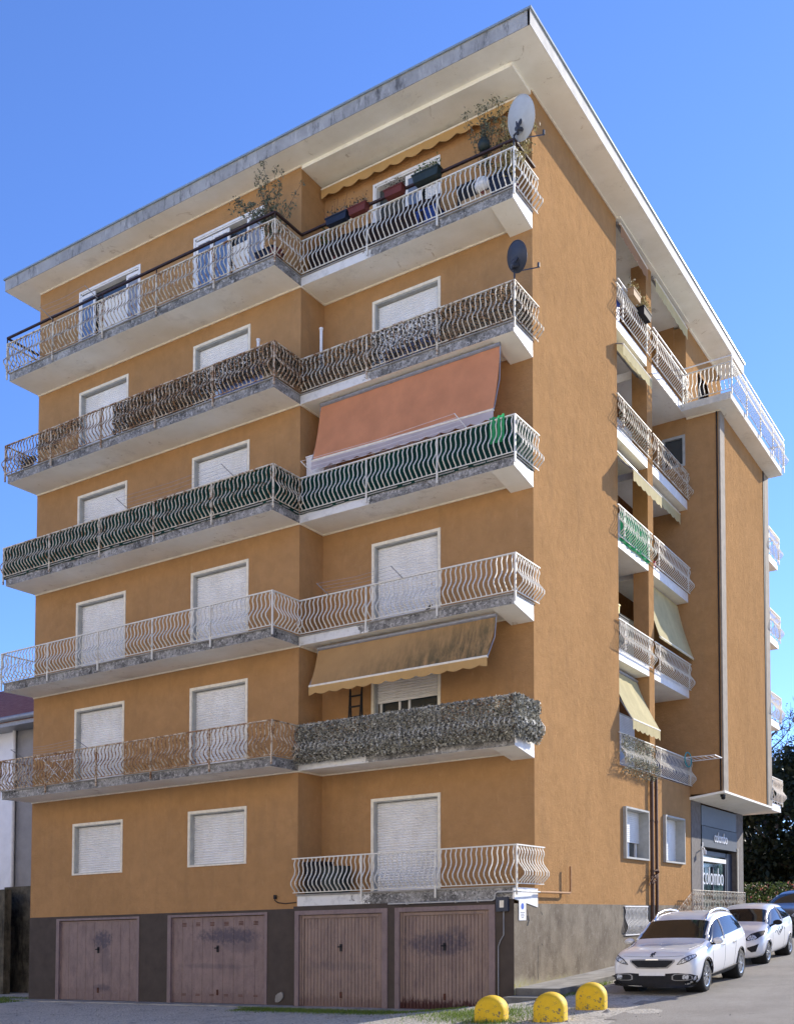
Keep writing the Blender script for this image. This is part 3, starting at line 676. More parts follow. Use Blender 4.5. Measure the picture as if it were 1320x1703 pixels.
# ---- garage doors
SM = [([((-12.6, 1.52), (.42, .30), .9), ((-12.5, 1.0), (.3, .5), .35), ((-12.6, .22), (.4, .12), .6)], .15),
      ([((-8.05, 1.62), (1.25, .22), .85), ((-7.7, 1.4), (.9, .25), .4), ((-8.6, .85), (1.3, .08), .35)], .2),
      ([((-4.4, .9), (1.2, .12), .25)], .35), ([((-1.9, 1.42), (.95, .32), .75), ((-1.4, 1.6), (.35, .25), .5)], 1.0)]
for i, ((x0, x1, z0, z1), (bl_, ru)) in enumerate(zip(GAR, SM)):
    gm = garage('garage_door_paint', bl_, ru, (.235, .165, .145) if i < 2 else (.26, .183, .145))
    fy = -.012 if i < 2 else -.12
    m = MB(); t = .075
    if i < 2:
        m.box(x0 - .12, x0, fy - .02, fy + .1, z0, z1 + .06); m.box(x1, x1 + .08, fy - .02, fy + .1, z0, z1 + .06); m.box(x0, x1, fy - .02, fy + .1, z1, z1 + .06)
    else:
        m.box(x0 - .12, x0, fy - .03, fy + .1, z0, z1 + .10); m.box(x1, x1 + .14, fy - .03, fy + .1, z0, z1 + .10); m.box(x0, x1, fy - .03, fy + .1, z1, z1 + .10)
    fo = m.build('garage_frame', 'gframe', BL)
    m = MB(); Y = fy + .05
    if i < 2:      # flat sheet with shallow folds
        n = 9; wd = (x1 - x0) / n
        for k in range(n):
            a, b = x0 + k * wd, x0 + (k + 1) * wd
            m.quad((a + .012, Y, z0 + .02), (b - .012, Y, z0 + .02), (b - .012, Y, z1 - .02), (a + .012, Y, z1 - .02))
            m.quad((a - .0, Y + .012, z0 + .02), (a + .012, Y, z0 + .02), (a + .012, Y, z1 - .02), (a, Y + .012, z1 - .02)); m.quad((b - .012, Y, z0 + .02), (b, Y + .012, z0 + .02), (b, Y + .012, z1 - .02), (b - .012, Y, z1 - .02))
        m.box(x0, x0 + .04, Y - .012, Y + .03, z0 + .02, z1 - .02); m.box(x1 - .04, x1, Y - .012, Y + .03, z0 + .02, z1 - .02); m.box(x0 + .04, x1 - .04, Y - .012, Y + .03, z1 - .06, z1 - .02)
    else:          # ribbed sheet
        n = 22; wd = (x1 - x0 - .24) / n
        for k in range(n):
            a, b = x0 + .12 + k * wd, x0 + .12 + (k + 1) * wd; c_ = a + wd * .28; e_ = b - wd * .28
            pts = [(a, Y + .02), (a + wd * .12, Y), (b - wd * .12, Y), (b, Y + .02)]
            for (ax, ay), (bx_, by) in zip(pts, pts[1:]): m.quad((ax, ay, z0 + .03), (bx_, by, z0 + .03), (bx_, by, z1 - .1), (ax, ay, z1 - .1))
        for q in ((x0, x0 + .055, Y - .03, Y + .02), (x0 + .065, x0 + .115, Y - .022, Y + .02), (x1 - .055, x1, Y - .03, Y + .02), (x1 - .115, x1 - .065, Y - .022, Y + .02)): m.box(*q, z0 + .02, z1)
        m.box(x0 + .115, x1 - .115, Y - .03, Y + .02, z1 - .085, z1 - .02); m.box(x0 + .115, x1 - .115, Y - .012, Y + .02, z0 + .01, z0 + .03)
        m.quad((x0, Y + .021, z0), (x1, Y + .021, z0), (x1, Y + .021, z1), (x0, Y + .021, z1))
    do = m.build('garage_door', gm, BL)
    if i < 2:
        for k in range(6):
            m = MB()
            vx = x0 + (.36 if i == 0 else .42) + k * ((x1 - x0 - .75) / 5)
            for j in range(3): m.box(vx - .07, vx + .07, Y - .008, Y - .001, z1 - .24 + j * .036, z1 - .222 + j * .036); 
            m2 = MB()
            for j in range(2): m2.box(vx - .07, vx + .07, Y - .008, Y - .001, .2 + j * .03, .212 + j * .03)
            m2.build('vent', 'rust' if i == 1 else 'gframe', do)
            m.build('vent', 'rust' if i == 1 else 'gframe', do)
    hx = (x0 + x1) / 2; hy = Y - .03
    m = MB(); m.box(hx - .03, hx + .03, Y - .02, Y + .0, 1.3, 1.47); m.box(hx - .08, hx - .03, Y - .05, Y - .02, 1.39, 1.42); m.tube([(hx, Y - .01, 1.41), (hx, Y - .055, 1.41)], .022, 8)
    m.build('handle', 'black', do)
    m = MB(); m.box(hx - .025, hx + .025, Y - .022, Y, .22, .36); m.build('floor_lock', 'rust', do)
# pipes, meter box, cables, signs on the wall
m = MB(); m.tube([(-3.1, -.19, 2.36), (-.45, -.19, 2.36), (-.40, -.19, 2.38), (-.38, -.19, 2.5), (-.33, -.19, 2.53), (.16, -.19, 2.53), (.18, -.1, 2.53), (.14, .9, 2.53)], .018, 8)
for x in (-2.6, -1.35, -.8): m.box(x - .01, x + .01, -.21, -.12, 2.33, 2.39)
m.build('conduit', 'steel', BL)
m = MB(); m.tube([(.12, .9, 2.53), (.12, 2.5, 2.53), (.12, 2.57, 2.55), (.12, 2.58, 2.62), (.12, 2.58, 3.15)], .026, 8); m.build('gas_pipe', 'pipeoc', BL)
mb_ = bx('meter_box', 'dgrey', BL, -.36, -.08, -.20, -.122, 2.12, 2.42); bx('meter_window', 'cream', mb_, -.27, -.17, -.206, -.2, 2.2, 2.35)
m = MB(); m.tube([(-.2, -.15, 2.12), (-.2, -.15, 1.62), (-.28, -.15, 1.5), (-.33, -.15, 1.38), (-.33, -.15, .15)], .012, 6); m.build('cable', 'grey', BL)
m = MB(); m.tube([(-6.5, -.03, 2.62), (-6.5, -.05, 2.55), (-6.42, -.03, 2.49), (-6.2, -.02, 2.46), (-5.86, -.02, 2.48)], .012, 6); m.box(-6.53, -6.47, -.06, -.0, 2.58, 2.68); m.build('cable', 'black', BL)
for y, rr_, top in ((8.25, .05, 5.9), (8.62, .045, 5.9)):
    m = MB(); m.tube([(.08, y, top), (.08, y, .7)], rr_, 8)
    for z in (3.2, 4.6, 1.9): m.tube([(.08, y, z), (.08, y, z + .06)], rr_ + .012, 8)
    m.build('downpipe', 'pipebr', BL)
m = MB(); rng = random.Random(4)
for i in range(9):
    p = Vector((.14, 8.3 + rng.uniform(-.1, .3), 3.15 + rng.uniform(-.1, .15))); path = [tuple(p)]
    for j in range(5): p = p + Vector((rng.uniform(-.01, .04), rng.uniform(-.22, .06), rng.uniform(-.12, .05))); path.append(tuple(p))
    m.tube(path, .014, 5)
tag(m.build('torn_cable_bundle', 'rust'), 'tangle of torn brown cables hanging off the downpipes on the side wall', 'cables')
# cracks and hole in the side plinth
m = MB()
rng = random.Random(3)
def crack(pts, w0=.012):
    for (a, b), (c_, e_) in zip(pts, pts[1:]): m.add([(.034, a - w0, b), (.034, a + w0, b), (.034, c_ + w0, e_), (.034, c_ - w0, e_)], [(0, 1, 2, 3)])
crack([(1.02, 1.35), (1.03, 1.1), (1.0, .85), (1.04, .62)], .008); crack([(.5, 2.15), (.56, 2.02), (.6, 1.9)], .012); crack([(1.2, 2.1), (1.24, 2.03)], .014); crack([(1.21, 1.4), (1.25, 1.36)], .014)
crack([(.5, 2.02), (.56, 1.9), (.5, 1.8)], .03)
m.build('plaster_crack', 'black', BL)

# ---- shop front under the wing
bx('shop_pillar', 'stone', BL, -.5, .02, 11.995, 12.95, 0, 5.6); bx('shop_pillar', 'stone', BL, -.5, .02, 17.1, 17.95, 0, 5.6)
m = MB(); m.box(-.5, -.3, 12.95, 17.1, 4.1, 5.6); m.build('shop_lintel', 'dark', BL)
m = MB(); m.box(-.25, -.17, 12.95, 13.04, 1.2, 4.1); m.box(-.25, -.17, 16.3, 16.42, 1.2, 4.1); m.box(-.25, -.17, 13.04, 16.3, 3.95, 4.1); m.box(-.25, -.15, 16.42, 17.1, 1.2, 4.1)
m.box(-.25, -.18, 14.9, 14.98, 1.2, 3.6); m.box(-.25, -.18, 13.04, 16.3, 1.2, 1.35)
sf = m.build('shop_door', 'dgrey', BL); bx('shop_glass', 'sglass', sf, -.24, -.22, 13.04, 16.3, 1.35, 3.95)
m = MB()
rng = random.Random(8)
for i in range(12): 
    y, z = rng.uniform(13.2, 16), rng.uniform(1.5, 3.1); m.box(-.8, -.78, y, y + rng.uniform(.1, .5), z, z + rng.uniform(.1, .4))
m.build('window_display', 'cream', sf)
bx('shutter_casing', 'white', sf, -.16, -.02, 13.1, 15.9, 3.72, 3.86)
m = MB(); m.box(.0, .06, 13.0, 13.05, 1.2, 4.3); m.build('shop_post', 'white', BL)
m = MB(); m.box(0.03, .07, 17.06, 17.1, 1.2, 4.3); m.build('shop_post', 'cream', BL)
def text_mesh(txt, size, wide, y0, z0, x, mat, name, parent, extr=.01, bold=0):
    cu = bpy.data.curves.new(name, 'FONT'); cu.body = txt; cu.size = size; cu.extrude = extr; cu.offset = bold
    to = bpy.data.objects.new(name, cu); C.objects.link(to); bpy.context.view_layer.update()
    me = bpy.data.meshes.new_from_object(to.evaluated_get(bpy.context.evaluated_depsgraph_get())); bpy.data.objects.remove(to)
    w_ = max(v.co.x for v in me.vertices); k = wide / w_
    m = MB(); m.add([(x + v.co.z, y0 + v.co.x * k, z0 + v.co.y) for v in me.vertices], [tuple(p.vertices) for p in me.polygons])
    return m.build(name, mat, parent)
sg = empty('shop_sign', (.0, 15.1, 4.2), 'grey shop sign box with white lower case lettering under the projecting wing', 'sign')
bx('upper_panel', 'sign', sg, -.28, .03, 13.0, 17.05, 4.86, 5.5); bx('letter_panel', 'sign2', sg, -.28, .04, 13.0, 17.05, 4.18, 4.84)
text_mesh('colombo', .50, 1.5, 14.3, 4.38, .055, 'letter', 'lettering', sg)
ns = empty('window_sign', (-.1, 14.5, 2.9), 'large white tube lettering hung behind the glass of the shop door', 'sign')
text_mesh('colombo', .86, 2.35, 13.6, 2.98, -.14, 'letter', 'lettering', ns, .012, -.012)
m = MB(); m.tube([(.03, 12.9, 4.05), (.16, 12.8, 4.1), (.2, 12.78, 4.0)], .02, 6); m.lathe([(.0, 0), (.05, .02), (.05, .14), (0, .16)], 10, (.2, 12.78, 3.88))
tag(m.build('wall_camera', 'white'), 'small white camera on the pillar left of the shop door', 'camera')
m = MB(); m.box(.9, 1.0, 12.1, 12.3, 5.60, 5.67); m.lathe([(0, 0), (.06, .02), (.07, .09), (.02, .12)], 10, (.92, 12.35, 5.53))
tag(m.build('soffit_lamp', 'black'), 'small black lamp fixed under the corner of the wing', 'lamp')
# landing, steps and lattice railing
m = MB(); m.box(.035, .32, 11.3, 17.3, .2, 1.85)
for i in range(6): m.box(.035, .32, 11.3 - .26 * (i + 1), 11.3 - .26 * i, .2, 1.85 - .16 * (i + 1))
m.build('entrance_steps', 'concrete', BL)
def lattice(path, z0, z1, slope=0):
    m = MB()
    for (a, b) in zip(path, path[1:]):
        a3, b3 = Vector((*a, 0)), Vector((*b, 0)); Ln = (b3 - a3).length; t = (b3 - a3).normalized()
        def P(u, v): q = a3 + t * u; return (q.x, q.y, z0 + v * (z1 - z0) + slope * u)
        m.tube([P(0, 1), P(Ln, 1)], .016, 6); m.tube([P(0, .04), P(Ln, .04)], .012, 6); m.tube([P(0, -.1), P(0, 1)], .016, 6); m.tube([P(Ln, -.1), P(Ln, 1)], .016, 6)
        n = max(2, int(Ln / .17)); H = (z1 - z0)
        for i in range(n):
            u0 = i * Ln / n
            for j in range(4):
                for sgn in (0, 1):
                    c_ = (u0 + Ln / n * .5, (j + .5) / 4); pts = []
                    for q in range(5):
                        th = q / 4; uu = c_[0] + (th - .5) * Ln / n * 1.1 * (1 if sgn else -1); vv = c_[1] + (th - .5) * .25 + .04 * math.sin(th * 6.28)
                        pts.append(P(max(0, min(Ln, uu)), max(.02, min(.98, vv))))
                    m.tube(pts, .009, 4, cap=False)
    return m
tag(lattice([(.27, 11.3), (.27, 17.2)], 1.9, 2.74).build('lattice_railing', 'rail1'), 'scrolled iron lattice railing on the landing before the shop', 'railing', None)
tag(lattice([(.27, 9.85), (.27, 11.15)], 1.35, 2.13, .4).build('stair_railing', 'rail2'), 'rusty sloping stair railing left of the shop landing', 'railing')

# ================================================================= AWNINGS
def scallop(m, A, B, drop, n, amp=.05, mi=0, off=(0, -.0, 0)):
    A, B = Vector(A), Vector(B); k = n * 8; pts = []
    for i in range(k + 1):
        t = i / k; p = A.lerp(B, t); dz = drop - amp * (1 - abs(math.cos(math.pi * t * n)))
        pts.append((p, p + Vector((0, 0, -dz)) + Vector(off)))
    for (a, b), (c_, e_) in zip(pts, pts[1:]): m.quad(tuple(a), tuple(c_), tuple(e_), tuple(b), mi)
def sag_sheet(m, A, B, Cc, D, nu=12, nv=8, sag=.03, out=(0, -1, 0)):
    A, B, Cc, D = map(Vector, (A, B, Cc, D)); o = Vector(out); vs = []
    for j in range(nv + 1):
        for i in range(nu + 1):
            u, v = i / nu, j / nv; p = A.lerp(B, u).lerp(D.lerp(Cc, u), v)
            vs.append(tuple(p - o * (sag * math.sin(math.pi * v) * (1 + .25 * math.sin(u * 19)) + .014 * math.sin(u * 33 + v * 3) * (.4 + v))))
    m.add(vs, [(j * (nu + 1) + i, j * (nu + 1) + i + 1, (j + 1) * (nu + 1) + i + 1, (j + 1) * (nu + 1) + i) for j in range(nv) for i in range(nu)])
def awning(label, A, B, Cc, D, mat, vmat, drop, n, out=(0, -1, 0), arms=True, group=None, sag=.03, amp=.05, barmat='cream', cas=True):
    """A,B top left/right; C,D bottom right/left"""
    lo_ = (Vector(A) + Vector(B)) / 2; o = empty('awning', tuple(lo_), label, 'awning', group)
    m = MB(); sag_sheet(m, A, B, Cc, D, sag=sag, out=out); m.build('canopy', mat, o, smooth=True)
    m = MB(); m.tube([D, Cc], .032, 8); m.build('front_bar', barmat, o)
    oo = Vector(out) * .02
    m = MB(); scallop(m, tuple(Vector(D) + oo), tuple(Vector(Cc) + oo), drop, n, amp); m.build('valance', vmat, o)
    if cas: m = MB(); m.tube([A, B], .05, 8); m.build('roller', 'grey', o)
    if arms:
        for T, Bt in ((A, D), (B, Cc)):
            T, Bt = Vector(T), Vector(Bt); md = T.lerp(Bt, .5) - Vector(out) * .12
            MB().tube([tuple(T), tuple(md), tuple(Bt)], .016, 6).build('arm', 'grey', o)
    return o
awning('long faded orange awning let down over the dark green right railing', (-5.36, .2, 14.6), (-.42, .18, 14.6), (-.48, -.02, 13.06), (-5.46, -.02, 13.16), 'orange', 'greyf', .24, 13)
awning('ochre awning with black mould stains above the ivy covered balcony', (-5.42, .22, 8.6), (-.55, .22, 8.6), (-.60, -.1, 7.63), (-5.44, -.1, 7.63), 'ochref', 'yellowf', .22, 12)
awning('rolled up yellow ochre awning with scalloped valance under the eaves above the flower boxes', (-5.79, .86, 20.56), (-.22, .86, 20.56), (-.22, .74, 20.52), (-5.79, .74, 20.52), 'yellowf', 'yellowf', .26, 12, arms=False, sag=0, amp=.08)
X = (1, 0, 0)
awning('salmon awning rolled up under the eaves in the left opening of the side wall', (.0, 6.1, 20.6), (.0, 8.2, 20.5), (.1, 8.2, 20.42), (.1, 6.1, 20.55), 'salmonf', 'salmonf', .36, 6, X, False, sag=0)
awning('cream awning rolled up under the eaves in the right opening of the side wall', (.0, 8.85, 20.55), (.0, 11.8, 20.5), (.1, 11.8, 20.42), (.1, 8.85, 20.47), 'creamf', 'creamf', .36, 8, X, False, sag=0)
awning('short cream awning just below the top balcony of the left side opening', (-.25, 6.1, 17.45), (-.25, 8.3, 17.45), (.22, 8.12, 17.12), (.22, 5.9, 17.12), 'creamf', 'creamf', .3, 6, X, True)
awning('pale yellow awning half let down above the green cloth on the side wall', (-.2, 6.1, 14.55), (-.2, 8.3, 14.5), (.42, 8.28, 13.75), (.42, 6.05, 13.75), 'creamf', 'creamf', .32, 6, X, True)
awning('grey shaded valance of a rolled awning in the right side opening', (-.3, 8.85, 14.62), (-.3, 11.9, 14.62), (-.22, 11.9, 14.6), (-.22, 8.85, 14.6), 'creamf', 'creamf', .34, 8, X, False, sag=0)
awning('long sage coloured awning hanging down to the railing in the right side opening', (-.32, 8.85, 11.72), (-.32, 11.9, 11.7), (.16, 11.9, 9.95), (.16, 8.85, 9.95), 'creamf', 'creamf', .06, 8, X, False, cas=False, amp=.01)
awning('long pale yellow awning hanging down over the ivy on the lowest side balcony', (-.35, 6.15, 8.66), (-.35, 8.3, 8.62), (.3, 8.33, 7.15), (.3, 6.2, 7.15), 'creamf', 'creamf', .28, 6, X, True)

# ================================================================= SCREENS ON THE RAILINGS
def ivy(label, segs, z0, z1, n, size, mat, seed, belly=1.0, thick=.05, holes=None, name='ivy_screen', cat='ivy screen', hang=0):
    rng = random.Random(seed); pts = []
    for (a, b) in segs:
        a3, b3 = Vector((*a, 0)), Vector((*b, 0)); t = b3 - a3; Ln = t.length; o = Vector((t.y, -t.x, 0)).normalized()
        for _ in range(int(n * Ln)):
            u = rng.random(); v = rng.random() ** .95
            if holes and holes(u * Ln, v, rng): continue
            q = 0
            for (s0_, q0), (s1_, q1) in zip(PROF, PROF[1:]):
                if s0_ <= v <= s1_: q = q0 + (q1 - q0) * (v - s0_) / (s1_ - s0_)
            p = a3 + t * u + o * (q * belly + rng.gauss(0, thick * .5)) + Vector((0, 0, z1 - (z1 - z0) * v - hang * rng.random() ** 3))
            pts.append(tuple(p))
    m = MB(); leaves(m, pts, size, rng); return tag(m.build(name, mat), label, cat)
ivy('dense grey faded artificial ivy covering the whole right balcony railing of the first row', [((-5.84, -.11), (.2, -.11)), ((.1, -.28), (.1, .98))], ST[1] - .06, ST[1] + .88, 3300, .07, 'ivy', 1, .7, .05, hang=.04)
ivy('dried brown ivy mat on the rusty left railing of the fourth row, middle part', [((-11.3, yl + .05), (-7.72, yl + .05))], ST[4] + .06, ST[4] + .86, 2300, .066, 'ivydark', 2, -.15, .04)
ivy('dried ivy mat wrapped round the corner of the left railing in the fourth row', [((-7.70, yl + .05), (-5.84, yl + .05)), ((-5.84, yl + .05), (-5.84, -.06))], ST[4] + .22, ST[4] + .88, 1900, .066, 'ivydark', 3, -.15, .05)
ivy('ragged remnant of dark ivy near the left end of the fourth row railing', [((-14.3, yl + .06), (-12.5, yl + .06))], ST[4] + .3, ST[4] + .86, 900, .06, 'ivydark', 4, .3, .04, holes=lambda u, v, g: v > .75 + .3 * math.sin(u * 3))
ivy('brown and grey ivy mat behind the right railing of the fourth row', [((-5.8, .0), (.0, .0)), ((.0, .0), (.0, .8))], ST[4] + .06, ST[4] + .88, 1700, .062, 'ivydark', 5, .15, .04)
ivy('clump of dry greenish ivy bulging from the lowest side balcony railing', [((.08, 5.95), (.08, 8.5))], Z[1] + .1, 6.78, 900, .06, 'ivyg', 6, 1.1, .07, hang=.1)
ivy('thin greyish ivy behind the left side railing of the fourth row', [((.03, 6.05), (.03, 8.4))], 15.15, 15.8, 300, .06, 'ivyg', 7, .3, .04)
def cloth(name, label, cat, segs, z0, z1, mat, wav=.012, n=10, inset=.03):
    m = MB()
    for (a, b) in segs:
        a3, b3 = Vector((*a, 0)), Vector((*b, 0)); t = (b3 - a3); o = Vector((t.y, -t.x, 0)).normalized(); k = max(6, int(t.length * n)); P = []
        for i in range(k + 1):
            p = a3 + t * (i / k) - o * (inset + wav * math.sin(i * 1.7) + wav * .6 * math.sin(i * .37))
            P.append((p + Vector((0, 0, z1 + .006 * math.sin(i * .9))), p + Vector((0, 0, z0 + .01 * math.sin(i * .6)))))
        for (p, q), (s_, u) in zip(P, P[1:]): m.quad(tuple(p), tuple(s_), tuple(u), tuple(q))
    return tag(m.build(name, mat, smooth=True), label, cat)
cloth('privacy_screen', 'dark green netting behind the left railing of the third row', 'privacy screen', [((xl, -.1), (xl, yl)), ((xl, yl), (-5.79, yl)), ((-5.79, yl), (-5.79, -.06))], ST[3] - .02, ST[3] + .87, 'greenf')
cloth('privacy_screen', 'dark green netting behind the right railing under the orange awning', 'privacy screen', [((RR + .04, -.05), (.05, -.05)), ((.05, -.05), (.05, .9))], ST[3] - .02, ST[3] + .87, 'greenf')
cloth('privacy_screen', 'pale green cloth tied behind the railing of a side balcony', 'privacy screen', [((.07, 6.1), (.07, 8.4))], 11.95, 12.8, 'brightg', .03)
cloth('privacy_screen', 'navy blue cloth behind the lowest right side railing', 'privacy screen', [((.0, 8.9), (.0, 11.9))], 6.0, 6.72, 'navyf', .02)
cloth('privacy_screen', 'dark brown tarpaulin behind the left half of the top right railing', 'privacy screen', [((-5.7, .12), (-1.95, .12))], ST[5] + .03, ST[5] + .74, 'tarp', .03)
cloth('cloth', 'bright green rag hung over the corner railing beside the orange awning', 'cloth', [((-.55, -.06), (-.18, -.06))], ST[3] + .35, ST[3] + .93, 'brightg', .03, 30, -.02)
cloth('cloth', 'pale blue sheet behind the ivy on the corner of the fourth row', 'cloth', [((-7.6, yl + .1), (-6.2, yl + .1))], ST[4] - .0, ST[4] + .55, 'bluef', .03, 10)
cloth('cloth', 'pale blue cloth behind the right railing of the fourth row', 'cloth', [((-3.4, .06), (-2.0, .06))], ST[4] + .02, ST[4] + .4, 'bluef', .03, 10)

# ================================================================= THINGS ON THE BALCONIES
def dish(label, c, rx, mat, ang, mast):
    o = empty('satellite_dish', mast, label, 'satellite dish')
    c = Vector(c); m = MB(); n = 28
    rot = Matrix.Rotation(ang[1], 3, 'Z') @ Matrix.Rotation(ang[0], 3, 'X')
    rings = []
    for j, q in enumerate((0, .25, .5, .75, .93, 1.0)):
        rings.append([tuple(c + rot @ Vector((rx * q * math.cos(2 * math.pi * k / n), -(1 - q * q) * .11 * rx * 2, rx * .98 * q * math.sin(2 * math.pi * k / n)))) for k in range(n)])
    vs = [p for r_ in rings for p in r_]
    m.add(vs, [(j * n + k, j * n + (k + 1) % n, (j + 1) * n + (k + 1) % n, (j + 1) * n + k) for j in range(5) for k in range(n)])
    rim = [tuple(Vector(p) ) for p in rings[-1]]; m.tube(rim, .012, 6, closed=True)
    m.build('reflector', mat, o, smooth=True)
    b = c + rot @ Vector((0, -.02, -rx * .55)); f = rot @ Vector((0, 1, 0))
    m = MB(); m.tube([tuple(b + f * -.02), tuple(b + f * -.22)], .045, 6); m.tube([tuple(c + rot @ Vector((.06, -.05, -.05))), tuple(b + f * -.2)], .035, 6); m.tube([tuple(c + rot @ Vector((-.08, -.07, -.03))), tuple(c + rot @ Vector((-.08, -.14, -rx * .7)))], .03, 6); m.tube([tuple(b - f * .1), (mast[0], mast[1], c.z - rx * .6), (mast[0], mast[1], mast[2])], .022, 6); m.build('mount', 'dgrey', o)
    lnb = c + rot @ Vector((0, .55, -rx * .75)); m = MB(); m.tube([tuple(c + rot @ Vector((0, 0, -rx * .95))), tuple(lnb)], .013, 6); m.tube([tuple(lnb), tuple(lnb + Vector((0, 0, .1)))], .028, 8); m.build('feed_arm', 'dgrey', o)
    return o
dish('large pale grey satellite dish at the top corner of the facade', (.26, -.12, 19.24), .42, 'dish', (R(20), R(-25)), (.05, -.05, 18.75))
dish('dark blue grey satellite dish one floor below the pale one', (.14, -.1, 16.22), .31, 'dgrey', (R(20), R(-25)), (.05, -.05, 15.8))
def planter(x, y, z, w_, dp, h, mat, leaf, label, seed, n=160, lh=.16, along='x', cat='flower box'):
    o = empty('flower_box', (x, y, z), label, cat); m = MB()
    if along == 'x': q = [(w_, dp)]
    else: q = [(dp, w_)]
    a, b = q[0]; tp = 1.12
    lo_ = [(x - a / 2 / tp, y - b / 2 / tp, z), (x + a / 2 / tp, y - b / 2 / tp, z), (x + a / 2 / tp, y + b / 2 / tp, z), (x - a / 2 / tp, y + b / 2 / tp, z)]
    hi = [(x - a / 2, y - b / 2, z + h), (x + a / 2, y - b / 2, z + h), (x + a / 2, y + b / 2, z + h), (x - a / 2, y + b / 2, z + h)]
    m.add(lo_ + hi, [(0, 3, 2, 1), (0, 1, 5, 4), (1, 2, 6, 5), (2, 3, 7, 6), (3, 0, 4, 7)])
    m.box(x - a / 2 - .012, x + a / 2 + .012, y - b / 2 - .012, y + b / 2 + .012, z + h - .03, z + h); m.build('box', mat, o)
    rng = random.Random(seed); m = MB(); leaves(m, [(x + rng.uniform(-.5, .5) * a, y + rng.uniform(-.5, .5) * b, z + h + abs(rng.gauss(0, lh * .6))) for _ in range(n)], .06, rng); m.build('plants', leaf, o); return o
zp = ST[5] + .86
planter(-4.63, -.12, zp + .0, .62, .2, .18, 'navy', 'ivydark', 'navy blue flower box, leftmost on the top right railing', 1)
planter(-4.02, -.12, zp - .0, .5, .2, .18, 'terra', 'ivydark', 'terracotta red flower box next to the navy one on the top railing', 2)
planter(-3.0, -.12, zp + .04, .5, .2, .18, 'terra', 'ivydark', 'terracotta red flower box alone before the top right window', 3)
planter(-2.12, -.12, zp + .06, .7, .22, .2, 'dgreen', 'green', 'dark green flower box, rightmost on the top right railing', 4, 200, .2)
planter(.16, 6.95, 18.86, .55, .2, .2, 'wood', 'dryleaf', 'brown flower box with dead flowers on the top side railing', 5, 200, .2, 'y')
planter(.16, 7.75, 18.72, .6, .22, .22, 'black', 'dryleaf', 'black flower box with yellow trailing plant on the top side railing', 6, 420, .26, 'y')
def shrub(label, base, h, w_, leaf, seed, nb=16, nl=600, pot='terra', lsize=.05, name='potted_shrub', cat='potted plant', lean=(0, 0)):
    rng = random.Random(seed); o = empty(name, base, label, cat); b = Vector(base); m = MB()
    m.lathe([(0, 0), (.12, 0), (.16, .26), (.165, .3), (.14, .3), (.13, .26), (0, .26)], 16, base); m.build('pot', pot, o, smooth=True)
    m = MB(); tips = []; t0 = b + Vector((0, 0, .26)); t1 = t0 + Vector((lean[0] * .3, lean[1] * .3, h * .4)); m.tube([tuple(t0), tuple(t1)], [.018, .012], 6)
    for i in range(nb):
        p = t0.lerp(t1, rng.uniform(.3, 1)); dirv = Vector((rng.gauss(0, 1) * w_ + lean[0], rng.gauss(0, .7) * w_ + lean[1], rng.uniform(.25, 1) * h * .62)); path = [tuple(p)]
        for j in range(4): p = p + dirv * .25 + Vector((rng.gauss(0, .02), rng.gauss(0, .02), rng.gauss(0, .02))); path.append(tuple(p)); tips.append(Vector(p))
        m.tube(path, [.007, .006, .005, .004, .003], 4)
    m.build('stems', 'bark', o)
    m = MB(); leaves(m, [tuple(rng.choice(tips) + Vector((rng.gauss(0, .05), rng.gauss(0, .04), rng.gauss(0, .055)))) for _ in range(nl)], lsize, rng); m.build('foliage', leaf, o); return o
shrub('wispy olive tree in a pot behind the corner of the top left balcony', (-6.0, -.75, ST[5] + .02), 2.25, .42, 'olive', 11, 26, 1900, 'terra', .07, lean=(-.3, 0))
shrub('thin dry shrub beside the pale satellite dish on the top right balcony', (-.8, .25, ST[5] + .02), 2.5, .22, 'olive', 12, 18, 900, 'terra', .065)
shrub('yellowed climber spreading under the eaves next to the pale dish', (-.2, .35, ST[5] + .02), 2.3, .28, 'dryleaf', 13, 24, 1900, 'terra', .075)
shrub('small dark topiary in the recess corner of the top right balcony', (-5.35, .35, ST[5] + .02), 1.1, .07, 'green', 14, 12, 500, 'terra', .06)
shrub('bare bush with reddish twigs behind the top right railing', (-5.0, .3, ST[5] + .02), 1.7, .25, 'ivydark', 15, 18, 90, 'terra', .04)
shrub('green bush spilling through the corner railing under the dish', (-.25, .15, ST[5] + .02), .75, .2, 'dryleaf', 16, 16, 1100, 'navy', .065)
shrub('dark dry bush at the left end of the fourth row balcony', (-15.2, -.6, ST[4] + .02), .45, .22, 'ivydark', 17, 16, 700, 'black', .06)
m = MB(); m.lathe([(0, .0), (.09, .02), (.14, .1), (.13, .2), (.07, .26), (.08, .28), (0, .28)], 18, (-.72, .0, 18.98)); m.tube([(-.72, 0, 19.24), (-.72, .2, 19.9)], .004, 4)
tag(m.build('hanging_pot', 'dgreen', smooth=True), 'round dark glazed pot hanging above the top right handrail', 'pot')
